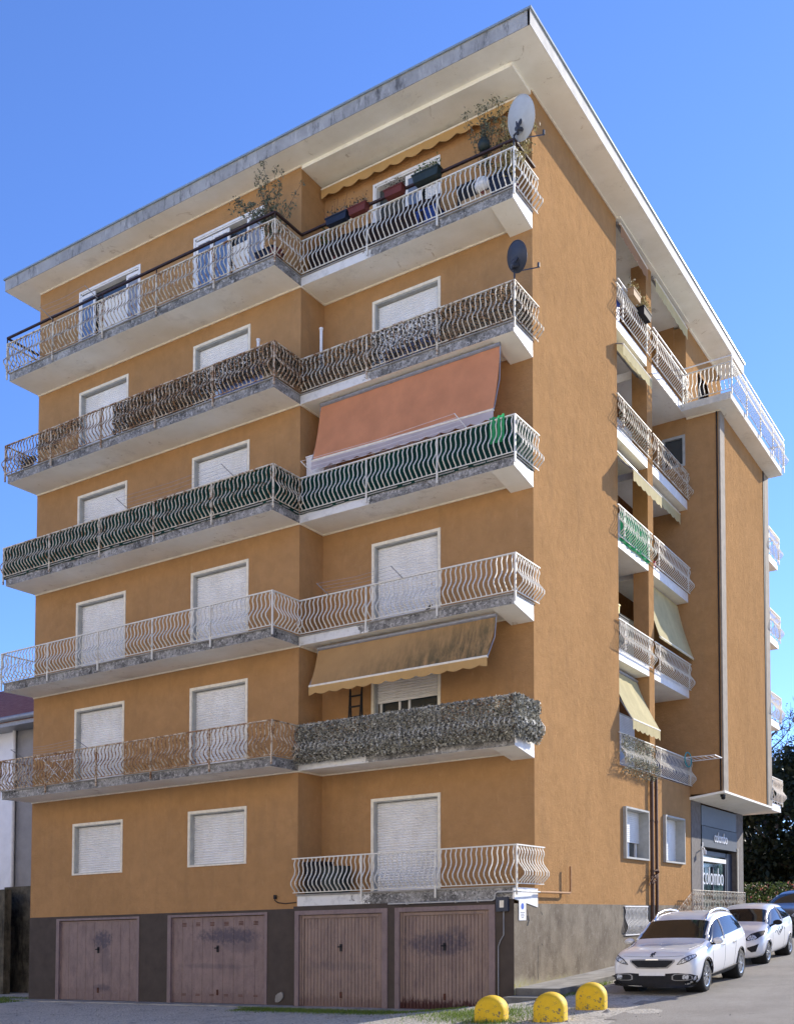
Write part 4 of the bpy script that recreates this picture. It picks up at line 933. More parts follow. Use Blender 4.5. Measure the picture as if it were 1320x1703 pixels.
def crate(name, label, cat, x, y, z, w_, dp, h, mat, rim=True):
    m = MB(); t = .92
    m.add([(x - w_ / 2 * t, y - dp / 2 * t, z), (x + w_ / 2 * t, y - dp / 2 * t, z), (x + w_ / 2 * t, y + dp / 2 * t, z), (x - w_ / 2 * t, y + dp / 2 * t, z), (x - w_ / 2, y - dp / 2, z + h), (x + w_ / 2, y - dp / 2, z + h), (x + w_ / 2, y + dp / 2, z + h), (x - w_ / 2, y + dp / 2, z + h)],
          [(0, 3, 2, 1), (4, 5, 6, 7), (0, 1, 5, 4), (1, 2, 6, 5), (2, 3, 7, 6), (3, 0, 4, 7)])
    if rim: m.box(x - w_ / 2 - .015, x + w_ / 2 + .015, y - dp / 2 - .015, y + dp / 2 + .015, z + h + .001, z + h + .035)
    return tag(m.build(name, mat), label, cat)
crate('tub', 'navy tub against the corner post of the top right balcony', 'tub', -.42, .3, ST[5] + .02, .6, .4, .5, 'navy')
crate('tub', 'black tub standing left of the white cushion on the top right balcony', 'tub', -1.25, .3, ST[5] + .02, .45, .4, .6, 'black')
crate('bin', 'bright blue bin behind the railing below the dark green flower box', 'bin', -2.3, .3, ST[5] + .02, .55, .35, .45, 'blue')
crate('storage_box', 'dark storage box at the left end of the top right balcony', 'box', -4.9, .45, ST[5] + .02, 1.1, .5, .62, 'black')
crate('storage_box', 'dark chest near the corner of the top left balcony', 'box', -6.35, -.6, ST[5] + .02, .55, .4, .42, 'navy')
crate('bin', 'dark teal bin behind the left part of the lowest railing above the garages', 'bin', -4.95, .35, 2.66, .55, .45, .62, 'dgreen')
crate('storage_box', 'black box in the corner behind the lowest railing above the garages', 'box', -5.5, .4, 2.66, .5, .5, .75, 'black')
crate('bin', 'blue bin at the left edge of the top side balcony', 'bin', -.3, 6.35, 17.98, .4, .4, .62, 'blue')
crate('cabinet', 'white metal cabinet in the recess left of the orange awning', 'cabinet', -5.53, .45, ST[3] + .02, .55, .5, 1.45, 'white')
# timber shelf and white cushion
m = MB()
for i in range(3): m.box(-4.0, -3.2, .2, .5, ST[5] + .1 + i * .28, ST[5] + .13 + i * .28)
for x in (-4.0, -3.23): m.box(x, x + .03, .2, .23, ST[5] + .02, ST[5] + .8)
tag(m.build('shelf', 'wood'), 'open timber shelf behind the top right railing before the window', 'shelf')
m = MB(); m.lathe([(0, 0), (.16, .03), (.19, .14), (.14, .27), (0, .31)], 14, (-.82, .12, ST[5] + .3)); tag(m.build('cushion', 'white', smooth=True), 'round white cushion leaning behind the top right railing', 'cushion')
m = MB(); m.box(-1.35, -.6, .1, .5, ST[5] + .02, ST[5] + .28); tag(m.build('wicker_bench', 'wood'), 'low brown slatted bench under the white cushion', 'bench')
def poleobj(label, x, y, z0, z1): m = MB(); m.tube([(x, y, z0), (x, y, z1 - .04)], .035, 10); m.tube([(x, y, z1 - .04), (x, y, z1)], .05, 10); tag(m.build('flue_pipe', 'white'), label, 'pipe')
poleobj('white flue pipe above the ivy corner of the left balcony in the fourth row', -6.5, -.8, ST[4] + .02, 16.14); poleobj('white flue pipe in the recess corner of the right balcony in the fourth row', -5.3, .12, ST[4] + .02, 16.48)
def clothes_line(label, x0, x1, y, z, mat='grey', dy=-.35, dx=0):
    m = MB()
    for x in (x0, x1): m.tube([(x, y, z - .03), (x - .1 + dx, y + dy, z + .18)], .011, 5)
    for k in range(4): t = .2 + k * .26; m.tube([(x0 - .1 * t + dx * t, y + dy * t, z + .18 * t), ((x0 + x1) / 2, y + dy * t, z + .18 * t - .05), (x1 - .1 * t + dx * t, y + dy * t, z + .18 * t)], .0035, 3, cap=False)
    tag(m.build('clothes_line', mat), label, 'clothes line')
clothes_line('clothes line arms with wires on the dark green left railing', -10.6, -7.0, yl, ST[3] + .88); clothes_line('clothes line arms with wires on the clean white right railing', -4.9, -2.8, -.05, ST[2] + .88)
clothes_line('clothes line arms in front of the orange awning', -5.4, -1.15, -.05, ST[3] + .92, 'white'); clothes_line('clothes line arm on the rusty lowest left railing', -14.6, -12.0, yl, ST[1] + .88)
clothes_line('clothes line arm on the dark handrail of the top left balcony', -13.7, -11.9, yl, ST[5] + 1.0)
# drying racks
def drying(label, x, y, z, rz=0):
    m = MB(); P = lambda a, b, c_: (x + a, y + b, z + c_)
    for s_ in (-1, 1): m.tube([P(-.5, s_ * .22, 0), P(.5, s_ * .22, .82)], .012, 5); m.tube([P(.5, s_ * .22, 0), P(-.5, s_ * .22, .82)], .012, 5); m.tube([P(-.75, s_ * .27, .84), P(.75, s_ * .27, .84)], .014, 5)
    for k in range(10): xx = -.72 + k * .16; m.tube([P(xx, -.27, .84), P(xx, .27, .84)], .006, 4)
    tag(m.build('drying_rack', 'white'), label, 'drying rack')
drying('white folding drying rack at the left end of the lowest left balcony', -13.75, -.5, ST[1] + .02)
# rack sticking out of the side balcony + teal hoop
m = MB(); fr = [(.1, 11.0, 6.75), (.1, 11.9, 6.75), (1.1, 11.6, 6.72), (1.1, 10.9, 6.72)]
m.tube(fr, .016, 5, closed=True)
for k in range(6): t = k / 6; a = Vector(fr[0]).lerp(Vector(fr[3]), t); b = Vector(fr[1]).lerp(Vector(fr[2]), t); m.tube([tuple(a), tuple(b)], .006, 4)
tag(m.build('drying_rack', 'white'), 'white rack folded out over the lowest right side railing', 'drying rack')
m = MB(); m.tube([(.16, 11.3 + .32 * math.cos(t / 14 * math.pi * 2), 6.72 + .22 * math.sin(t / 14 * math.pi * 2)) for t in range(14)], .02, 6, closed=True); tag(m.build('hoop', 'teal', smooth=True), 'teal hoop hooked on the lowest right side railing', 'hoop')
# ladder behind ivy
m = MB()
for s_, yy in ((0, .5), (1, .82)):
    for xx in (0, .42): m.tube([(-4.82 + xx + (.05 if xx == 0 else -.05), yy - .1 * s_ + .0, ST[1] + .02), (-4.78 + xx * .8, .66, 7.62)], .022, 5)
for k in range(6): z = ST[1] + .25 + k * .26; m.box(-4.78, -4.42, .5 + .02 * k, .56 + .02 * k, z, z + .03)
tag(m.build('stepladder', 'black'), 'dark stepladder standing behind the ivy covered railing', 'ladder')
crate('bucket', 'yellow bucket on a stack behind the second side railing', 'bucket', -.35, 6.5, 10.05, .3, .3, .3, 'yellowp'); crate('stacked_crates', 'dark stack under the yellow bucket on the side balcony', 'crates', -.4, 6.7, 9.02, .6, .7, 1.0, 'black')
m = MB(); m.lathe([(0, 0), (.16, .05), (.2, .2), (.16, .35), (0, .4)], 14, (.75, 18.4, 11.98 + .05)); tag(m.build('ball', 'red', smooth=True), 'red plastic ball on a small balcony at the far end', 'ball')
m = MB(); m.lathe([(0, 0), (.09, .02), (.1, .18), (.0, .22)], 12, (-.12, 9.05, 12.05)); tag(m.build('pot', 'red', smooth=True), 'small crimson pot behind the third side railing by the pillar', 'pot')
m = MB(); m.box(-3.0, -2.3, .25, .6, ST[2] + .03, ST[2] + .12); m.tube([(-2.4, .3, ST[2] + .12), (-2.2, .2, ST[2] + .2)], .03, 6); tag(m.build('shoe_tray', 'black'), 'low black tray on the floor behind the clean white right railing', 'tray')
# plates on the side plinth
np_ = empty('notice_plate', (.03, .25, 1.93), 'white notice plate with a blue emblem on the corner of the side plinth', 'notice')
bx('plate', 'white', np_, .034, .044, .09, .42, 1.92, 2.40)
m = MB(); m.add([(.046, .25 + .07 * math.cos(a * .5236), 2.22 + .07 * math.sin(a * .5236)) for a in range(12)], [tuple(range(12))]); eo = m.build('emblem', 'inkblue', np_)
m = MB()
for k, w_ in enumerate((.2, .14, .18, .1)): m.box(.044, .047, .25 - w_ / 2, .25 + w_ / 2, 2.08 - k * .035, 2.09 - k * .035)
m.build('small_print', 'dgrey', np_)
# stone leaning on the garage pillar
m = MB(); rng = random.Random(9); n = 9
pts = [(-6.35 + .13 * math.cos(a / n * 6.283) * rng.uniform(.8, 1.1) + .05 * math.sin(a / n * 6.283), -.05, .2 + .14 * math.sin(a / n * 6.283) * rng.uniform(.8, 1.1)) for a in range(n)]
m.prism(pts, (0, .035, 0)); tag(m.build('stone_slab', 'concrete'), 'small pale stone slab leaning on the pillar between the garages', 'stone')

# ================================================================= BOLLARDS
def bollard(loc, label):
    o = empty('bollard', loc, label, 'bollard', 'yellow concrete bollards'); x, y, z = loc; m = MB()
    w_, h, dp = .285, .49, .25; prof = []
    n = 18
    for i in range(n + 1): a = math.pi * i / n; prof.append((-w_ * math.cos(a), h - w_ * .93 + w_ * .93 * math.sin(a)))
    prof = [(-w_ * 1.0, -.12)] + prof + [(w_ * 1.0, -.12)]
    rings = []
    for (yy, k) in ((-dp, .70), (-dp * .97, .80), (-dp * .86, .90), (-dp * .62, .97), (-dp * .3, 1.0), (dp * .3, 1.0), (dp * .62, .97), (dp * .86, .90), (dp * .97, .80), (dp, .70)):
        rings.append([(px * k, yy, (pz if pz < 0 else pz - (1 - k) * h * .75 * (pz / h))) for px, pz in prof])
    ca, sa = math.cos(R(16)), math.sin(R(16)); q = len(prof)
    vs = [(x + a * ca - b * sa, y + a * sa + b * ca, z + c_) for r_ in rings for a, b, c_ in r_]
    fs = [(j * q + i, j * q + i + 1, (j + 1) * q + i + 1, (j + 1) * q + i) for j in range(9) for i in range(q - 1)] + [tuple(range(q))[::-1], tuple(range(9 * q, 10 * q))]
    m.add(vs, fs); b = m.build('concrete_block', 'bollard', o, smooth=True)
    for p_ in b.data.polygons:
        if len(p_.vertices) > 4: p_.use_smooth = False
    return o
bollard((1.25, -3.40, .11), 'leftmost yellow bollard in the grass before the garage door'); bollard((2.30, -3.2, .17), 'middle yellow bollard, most chipped, at the foot of the steps'); bollard((2.43, -1.70, .25), 'rightmost yellow bollard nearest the white car')

# ================================================================= CARS
def smoothmesh(ob, lv=2):
    md = ob.modifiers.new('s', 'SUBSURF'); md.levels = lv; md.render_levels = lv
    bpy.context.view_layer.update(); dg = bpy.context.evaluated_depsgraph_get()
    me = bpy.data.meshes.new_from_object(ob.evaluated_get(dg)); ob.modifiers.clear(); old = ob.data; ob.data = me; bpy.data.meshes.remove(old); return ob
def car(loc, rz, label, paint, spec, slope=.054, name='parked_car', detail=True):
    """x right, y along the car (nose at y=0, tail at y=len), z up."""
    o = empty(name, loc, label, 'car', None, rz); S = spec; wd = S['w']
    st = S['st']; NP = 9; rows = []
    for (y, zt, ze, we, zb_, wb_, zl, wl) in st:   # top centre z, top edge z, its half width, belt z, belt half width, sill z, sill half width
        rows.append([(0, y, zl - .02), (wl * .8, y, zl - .02), (wl, y, zl + .06), (wb_ * 1.015, y, zl + (zb_ - zl) * .42), (wb_ * 1.01, y, zl + (zb_ - zl) * .72), (wb_, y, zb_), (we, y, ze), (we * .86, y, ze + (zt - ze) * .55), (0, y, zt)])
    vs = []; nr = len(rows)
    for rw in rows:
        vs += [(x, y, z) for x, y, z in rw] + [(-x, y, z) for x, y, z in rw[-2:0:-1]]
    q = 2 * NP - 2; fs = []; mi = []
    g0, g1, gr, ws = S['g']   # side glass first/last row, rear; windscreen row
    for j in range(nr - 1):
        for i in range(q):
            f = (j * q + i, (j + 1) * q + i, (j + 1) * q + (i + 1) % q, j * q + (i + 1) % q); k = i if i < NP - 1 else q - 1 - i
            fs.append(f)
            glassy = (k == 5 and g0 <= j < g1) or (k in (6, 7) and j == ws) or (k in (6, 7) and j == gr)
            mi.append(1 if glassy else 0)
    fs += [tuple(range(q)), tuple(range((nr - 1) * q, nr * q))[::-1]]; mi += [0, 0]
    def sl(p): return (p[0], p[1], p[2] + slope * p[1])
    m = MB(); m.add([sl(p) for p in vs], fs); m.mi = mi
    tmp = m.build('tmp', [paint, 'cglass']); smoothmesh(tmp, 2)
    # wheel arches
    cut = MB(); fw_, rw_, wr = S['fw'], S['rw'], S['wr']
    for wy in (fw_, rw_): cut.lathe([(0, -1.2), (wr * 1.16, -1.2), (wr * 1.16, 1.2), (0, 1.2)], 32, (0, wy, wr + slope * wy), axis='x')
    bme = tmp.data; bvh0 = BVHTree.FromPolygons([v.co for v in bme.vertices], [tuple(p.vertices) for p in bme.polygons])
    # split into body and glass, drop side faces inside the arches
    body, gl = MB(), MB(); body.v = gl.v = [tuple(v.co) for v in bme.vertices]; fm = []
    body.v = list(body.v); gl.v = list(gl.v)
    for p in bme.polygons:
        c_ = p.center
        if p.material_index: gl.f.append(tuple(p.vertices)); gl.mi.append(0)
        else: body.f.append(tuple(p.vertices)); body.mi.append(0)
    bo = body.build('body', paint, smooth=True); bpy.data.objects.remove(tmp)
    cu = cut.build('cut', 'black'); md = bo.modifiers.new('b', 'BOOLEAN'); md.object = cu; md.operation = 'DIFFERENCE'; md.solver = 'EXACT'; md.use_self = False
    # close body for the boolean is unnecessary: carve by moving faces instead
    bo.modifiers.clear(); bpy.data.objects.remove(cu)
    b2 = MB(); b2.v = [tuple(v.co) for v in bo.data.vertices]
    for p in bo.data.polygons:
        c_ = p.center; kill = False
        for wy in (fw_, rw_):
            if abs(c_.x) > wd * .30 and c_.z < wr * 2.3 + slope * wy and math.hypot(c_.y - wy, c_.z - wr - slope * wy) < wr * 1.10: kill = True
        if not kill: b2.f.append(tuple(p.vertices)); b2.mi.append(0)
    bpy.data.objects.remove(bo)
    def place(mb, nm, mat, par, smooth=False):
        ob = mb.build(nm, mat, None, smooth=smooth); ob.parent = par; return ob
    body_o = place(b2, 'body', paint, o, True)
    def use(mbx):  # keep only used verts
        used = sorted({i for f in mbx.f for i in f}); mp = {a: b for b, a in enumerate(used)}; k = MB(); k.v = [mbx.v[i] for i in used]; k.f = [tuple(mp[i] for i in f) for f in mbx.f]; k.mi = [0] * len(k.f); return k
    ydiv = (S['wsy'], S['rsy']); scr, side, rear = MB(), MB(), MB()
    for t_ in (scr, side, rear): t_.v = list(gl.v)
    for f in gl.f:
        cx_ = sum(gl.v[i][0] for i in f) / len(f); cy_ = sum(gl.v[i][1] for i in f) / len(f); a, b, c_ = (Vector(gl.v[f[i]]) for i in (0, 1, 2)); nx = abs(((b - a).cross(c_ - a)).normalized().x)
        (side if nx > .6 else (scr if cy_ < (fw_ + rw_) / 2 else rear)).f.append(f)
    if scr.f: place(use(scr), 'windscreen', 'cglass', o, True)
    if rear.f: place(use(rear), 'rear_window', 'cglass', o, True)
    vsd = {i for f in side.f for i in f}; vsc = {i for f in scr.f for i in f}
    for sgn in (1, -1):
        pl = sorted({tuple(gl.v[i]) for i in vsd & vsc if gl.v[i][0] * sgn > 0}, key=lambda p: p[1])
        if len(pl) > 2: k = MB(); k.tube(pl, .034, 6); place(k, 'windscreen_pillar', paint, body_o, True)
    for sgn in (1, -1):
        h = MB(); h.v = list(side.v); h.f = [f for f in side.f if sum(side.v[i][0] for i in f) * sgn > 0]
        if h.f: place(use(h), 'side_window', 'cglass', o, True)
    bvh = bvh0
    def ray(p, dv):
        h = bvh.ray_cast(Vector(p), Vector(dv)); return h[0]
    def patch(top, bot, nm, mat, dv, rows_=3, off=.006, par=body_o, cols=8, smooth=True):
        """top/bot polylines of (a, z); a is x for the front (dv=+y) or y for the side (dv=+-x)"""
        def at(pl, t):
            t = t * (len(pl) - 1); i = min(int(t), len(pl) - 2); u = t - i; return (pl[i][0] * (1 - u) + pl[i + 1][0] * u, pl[i][1] * (1 - u) + pl[i + 1][1] * u)
        k = MB(); vs_ = []; ok = True
        for j in range(rows_ + 1):
            for i in range(cols + 1):
                a, b = at(top, i / cols), at(bot, i / cols); u = j / rows_; pa, pz = a[0] * (1 - u) + b[0] * u, a[1] * (1 - u) + b[1] * u
                if dv[1]: org = (pa, -3 * dv[1], pz)
                else: org = (-3 * dv[0], pa, pz + slope * pa)
                h = ray(org, dv)
                if h is None: h = Vector((pa, vs_[-1][1] if vs_ else 0, pz)) if dv[1] else Vector((-dv[0] * wd, pa, pz))
                vs_.append(tuple(h - Vector(dv) * off))
        k.add(vs_, [(j * (cols + 1) + i, j * (cols + 1) + i + 1, (j + 1) * (cols + 1) + i + 1, (j + 1) * (cols + 1) + i) for j in range(rows_) for i in range(cols)])
        return place(k, nm, mat, par, smooth)
    F = (0, 1, 0)
    # wheels
    for sx in (1, -1):
        for wy in (fw_, rw_):
            wx = sx * (wd - .115); z = wr + slope * wy
            m = MB(); m.lathe([(wr * .62, -.09), (wr * .9, -.1), (wr, -.07), (wr, .07), (wr * .9, .1), (wr * .62, .09)], 32, (wx, wy, z), axis='x'); wo = place(m, 'wheel', 'tyre', o, True)
            m = MB(); c0 = wx + sx * .06
            m.lathe([(wr * .68, .0), (wr * .66, sx * .035), (wr * .6, sx * .03), (wr * .58, -sx * .05)], 32, (c0, wy, z), axis='x')
            for k in range(S.get('sp', 9)):
                a = 2 * math.pi * k / S.get('sp', 9); da = .13
                for s2 in (-.5, .5):
                    a2 = a + s2 * .22
                    m.prism([(c0 + sx * .005, wy + wr * .10 * math.cos(a - .25), z + wr * .10 * math.sin(a - .25)), (c0 + sx * .005, wy + wr * .10 * math.cos(a + .25), z + wr * .10 * math.sin(a + .25)), (c0 + sx * .012, wy + wr * .62 * math.cos(a2 + .05), z + wr * .62 * math.sin(a2 + .05)), (c0 + sx * .012, wy + wr * .62 * math.cos(a2 - .05), z + wr * .62 * math.sin(a2 - .05))], (sx * .015, 0, 0))
            m.lathe([(0, sx * .035), (wr * .13, sx * .03), (wr * .14, 0)], 12, (c0, wy, z), axis='x'); place(m, 'rim', 'rim', wo)
            m = MB(); m.lathe([(0, -.02 * sx), (wr * .6, -.02 * sx)], 24, (c0 - sx * .03, wy, z), axis='x'); m.lathe([(wr * 1.12, -sx * .02), (wr * 1.12, -sx * .35), (0, -sx * .36)], 32, (sx * (wd - .03), wy, z), axis='x'); place(m, 'wheel_well', 'black', o)
            m = MB(); arc = []
            for t in range(21):
                a = -.12 * math.pi + t / 20 * 1.24 * math.pi; rr2 = wr * 1.13; yy, zz = wy + rr2 * math.cos(a), z + rr2 * math.sin(a); h = ray((sx * 3, yy, zz), (-sx, 0, 0))
                if h is not None and abs(h.x) > wd * .6: arc.append((h.x + sx * .0, yy, zz))
            if len(arc) > 3: m.tube(arc, S.get('archr', .03), 6); place(m, 'arch_trim', S.get('arch', paint), body_o, True)
    # details
    if detail:
        S['detail'](patch, place, ray, o, body_o, sl)
    return o
def mir(pl): return [(-a, b) for a, b in pl]
def suv_detail(patch, place, ray, o, bo, sl):
    F = (0, 1, 0)
    patch([(-.46, .725), (-.3, .73), (0, .735), (.3, .73), (.46, .725)], [(-.46, .68), (-.32, .55), (0, .54), (.32, .55), (.46, .68)], 'grille_surround', 'grey', F, 5, .012, cols=20)
    patch([(-.42, .705), (0, .712), (.42, .705)], [(-.42, .672), (-.29, .575), (0, .566), (.29, .575), (.42, .672)], 'grille', 'black', F, 5, .022, cols=20)
    patch([(-.13, .732), (.13, .732)], [(-.13, .712), (.13, .712)], 'grille_bar', 'chrome', F, 1, .03)
    for f in (lambda p: p, mir):
        g = f([(.50, .63), (.60, .74), (.72, .80), (.84, .84)]); h = f([(.50, .62), (.62, .64), (.74, .69), (.83, .76)])
        lp = patch(g, h, 'headlight', 'black', F, 5, .008, cols=12); g = f([(.53, .645), (.61, .725), (.72, .785), (.82, .82)]); h = f([(.53, .635), (.62, .655), (.73, .705), (.82, .77)]); patch(g, h, 'lamp_lens', 'lamp', F, 5, .014, lp, 12)
        patch(f([(.40, .40), (.46, .445), (.70, .445), (.80, .40)]), f([(.40, .33), (.46, .31), (.70, .31), (.80, .34)]), 'fog_surround', 'grey', F, 3, .018); fo = patch(f([(.43, .40), (.48, .432), (.69, .432), (.78, .40)]), f([(.43, .335), (.48, .322), (.69, .322), (.78, .345)]), 'fog_recess', 'black', F, 3, .024)
        patch(f([(.62, .41), (.66, .425), (.71, .425), (.74, .41)]), f([(.62, .345), (.66, .335), (.71, .335), (.74, .345)]), 'fog_lamp', 'lamp', F, 3, .032, fo)
    patch([(-.86, .40), (-.78, .44), (-.5, .46), (0, .43), (.5, .46), (.78, .44), (.86, .40)], [(-.84, .2), (-.5, .17), (0, .165), (.5, .17), (.84, .2)], 'lower_bumper', 'black', F, 6, .010, cols=28)
    patch([(-.27, .47), (.27, .47)], [(-.27, .405), (.27, .405)], 'number_plate', 'white', F, 2, .02)
    patch([(-.22, .405), (.26, .405)], [(-.22, .36), (.26, .36)], 'plate_holder', 'black', F, 2, .024)
    for sx in (1, -1):
        k = MB(); pts = []
        for t in range(9):
            yy = .30 + t * .10; h = ray((sx * (.63 + .012 * t), yy, 4), (0, 0, -1))
            if h is not None: pts.append((h.x, h.y, h.z + .001))
        if len(pts) > 2: k.tube(pts, .005, 4); place(k, 'bonnet_seam', 'dgrey', bo)
    k = MB(); pts = []
    for t in range(13):
        xx = -.62 + t * 1.24 / 12; h = ray((xx, -3, .775 + .02 * (abs(xx) / .62) ** 2), F)
        if h is not None: pts.append((h.x, h.y - .001, h.z))
    if len(pts) > 2: k.tube(pts, .004, 4); place(k, 'bonnet_seam', 'dgrey', bo)
    # emblem: small rampant animal silhouette
    k = MB(); pts = [(-.05, 0), (-.03, .035), (.0, .03), (.01, .05), (.035, .055), (.05, .035), (.03, .02), (.05, -.005), (.03, -.01), (.02, .01), (.0, -.015), (.02, -.045), (0, -.05), (-.02, -.015), (-.035, -.045), (-.05, -.04), (-.035, -.01)]
    vs = []
    for a, b in pts:
        h = ray((a, -3, .815 + b), F); vs.append(tuple((h if h is not None else Vector((a, .08, .815 + b))) - Vector((0, .012, -.004))))
    k.poly(vs); place(k, 'emblem', 'dgrey', bo)
    for sx in (1, -1):
        dv = (-sx, 0, 0)
        m = MB()   # roof rail
        P = []
        for yy, up in ((1.72, .0), (1.82, .035), (2.0, .06), (2.4, .068), (2.8, .066), (3.2, .05), (3.4, .03), (3.5, .0)):
            h = ray((sx * (.565 if up > .04 else .56), yy, 4), (0, 0, -1)); P.append((h.x, h.y, h.z + up))
        m.tube(P, .022, 8); place(m, 'roof_rail', 'chrome', o, True)
        m = MB(); a = 12; c_ = Vector(sl((sx * .95, 1.28, .99))); ring = []
        vs, q, n_ = [], 12, 7
        for j in range(n_ + 1):
            th = math.pi * j / n_
            for i in range(q): ph = 2 * math.pi * i / q; vs.append((c_.x + .115 * math.sin(th) * math.cos(ph), c_.y + .07 * math.cos(th), c_.z + .075 * math.sin(th) * math.sin(ph)))
        m.add(vs, [(j * q + i, j * q + (i + 1) % q, (j + 1) * q + (i + 1) % q, (j + 1) * q + i) for j in range(n_) for i in range(q)]); mo = place(m, 'mirror', 'carwhite', o, True)
        m = MB(); m.tube([sl((sx * .80, 1.26, .93)), sl((sx * .9, 1.27, .935))], .025, 6); place(m, 'mirror_foot', 'black', mo)
        for ys in (1.18, 2.05, 2.98):
            m = MB(); pts = []
            for t in range(8):
                z = .34 + t * .085; h = ray((sx * 3, ys + (.10 * (t / 7 - .5) if ys != 2.98 else .22 * (t / 7) ** 2 - .2), z + .054 * ys), dv)
                if h is not None: pts.append((h.x, h.y, h.z))
            if len(pts) > 2: m.tube(pts, .004, 4); place(m, 'door_seam', 'dgrey', bo)
        for ys in (1.88, 2.78):
            h = ray((sx * 3, ys, .86 + .054 * ys), dv)
            if h is not None: m = MB(); m.box(min(h.x, h.x + sx * .03), max(h.x, h.x + sx * .03), ys - .09, ys + .09, h.z - .015, h.z + .015); place(m, 'door_handle', 'chrome', bo)
        patch([(.92, .32), (2.0, .33), (3.1, .36)], [(.92, .22), (2.0, .22), (3.1, .24)], 'sill_trim', 'black', dv, 2, .012); patch([(.95, .335), (3.05, .372)], [(.95, .318), (3.05, .355)], 'sill_strip', 'chrome', dv, 1, .016)
        m = MB(); pts = [tuple((ray((sx * 3, yy, z + .054 * yy), dv) or Vector((sx * .75, yy, z))) + Vector((sx * .004, 0, 0))) for yy, z in ((2.06, .98), (2.12, 1.2), (2.14, 1.39))]; m.tube(pts, .022, 5); place(m, 'window_pillar', 'white', bo)
    m = MB(); m.tube([sl((-.45, 1.02, .965)), sl((.1, 1.12, .995)), sl((.25, 1.2, 1.03))], .010, 4); m.tube([sl((.1, 1.02, .965)), sl((.5, 1.12, .99))], .010, 4); place(m, 'wiper', 'black', o)
    m = MB(); m.tube([sl((0, 3.6, 1.53)), sl((0, 3.72, 1.62))], .008, 4); place(m, 'aerial', 'black', o)
# rows: y, top z, top edge z, its half width, belt z, belt half width, sill z, sill half width
SUV = dict(w=.87, wr=.325, fw=.83, rw=3.37, g=(5, 10, 11, 5), wsy=1.2, rsy=3.8, arch='black', archr=.02, sp=9,
    st=[(.00, .70, .68, .60, .56, .68, .22, .60), (.035, .80, .77, .68, .66, .78, .20, .72), (.13, .875, .85, .73, .76, .845, .19, .80), (.40, .93, .90, .755, .83, .868, .19, .83),
        (.80, .955, .925, .76, .87, .87, .20, .84), (1.12, .995, .965, .76, .93, .865, .20, .84), (1.78, 1.49, 1.43, .655, .985, .865, .20, .84), (2.15, 1.555, 1.49, .665, 1.0, .868, .20, .84),
        (2.70, 1.57, 1.50, .665, 1.03, .868, .20, .84), (3.20, 1.545, 1.475, .65, 1.07, .862, .21, .84), (3.62, 1.49, 1.42, .62, 1.10, .84, .24, .82), (3.80, 1.42, 1.33, .53, 1.08, .82, .28, .80), (4.08, 1.02, .97, .66, .88, .78, .30, .74), (4.16, .62, .60, .60, .56, .70, .34, .66)], detail=suv_detail)
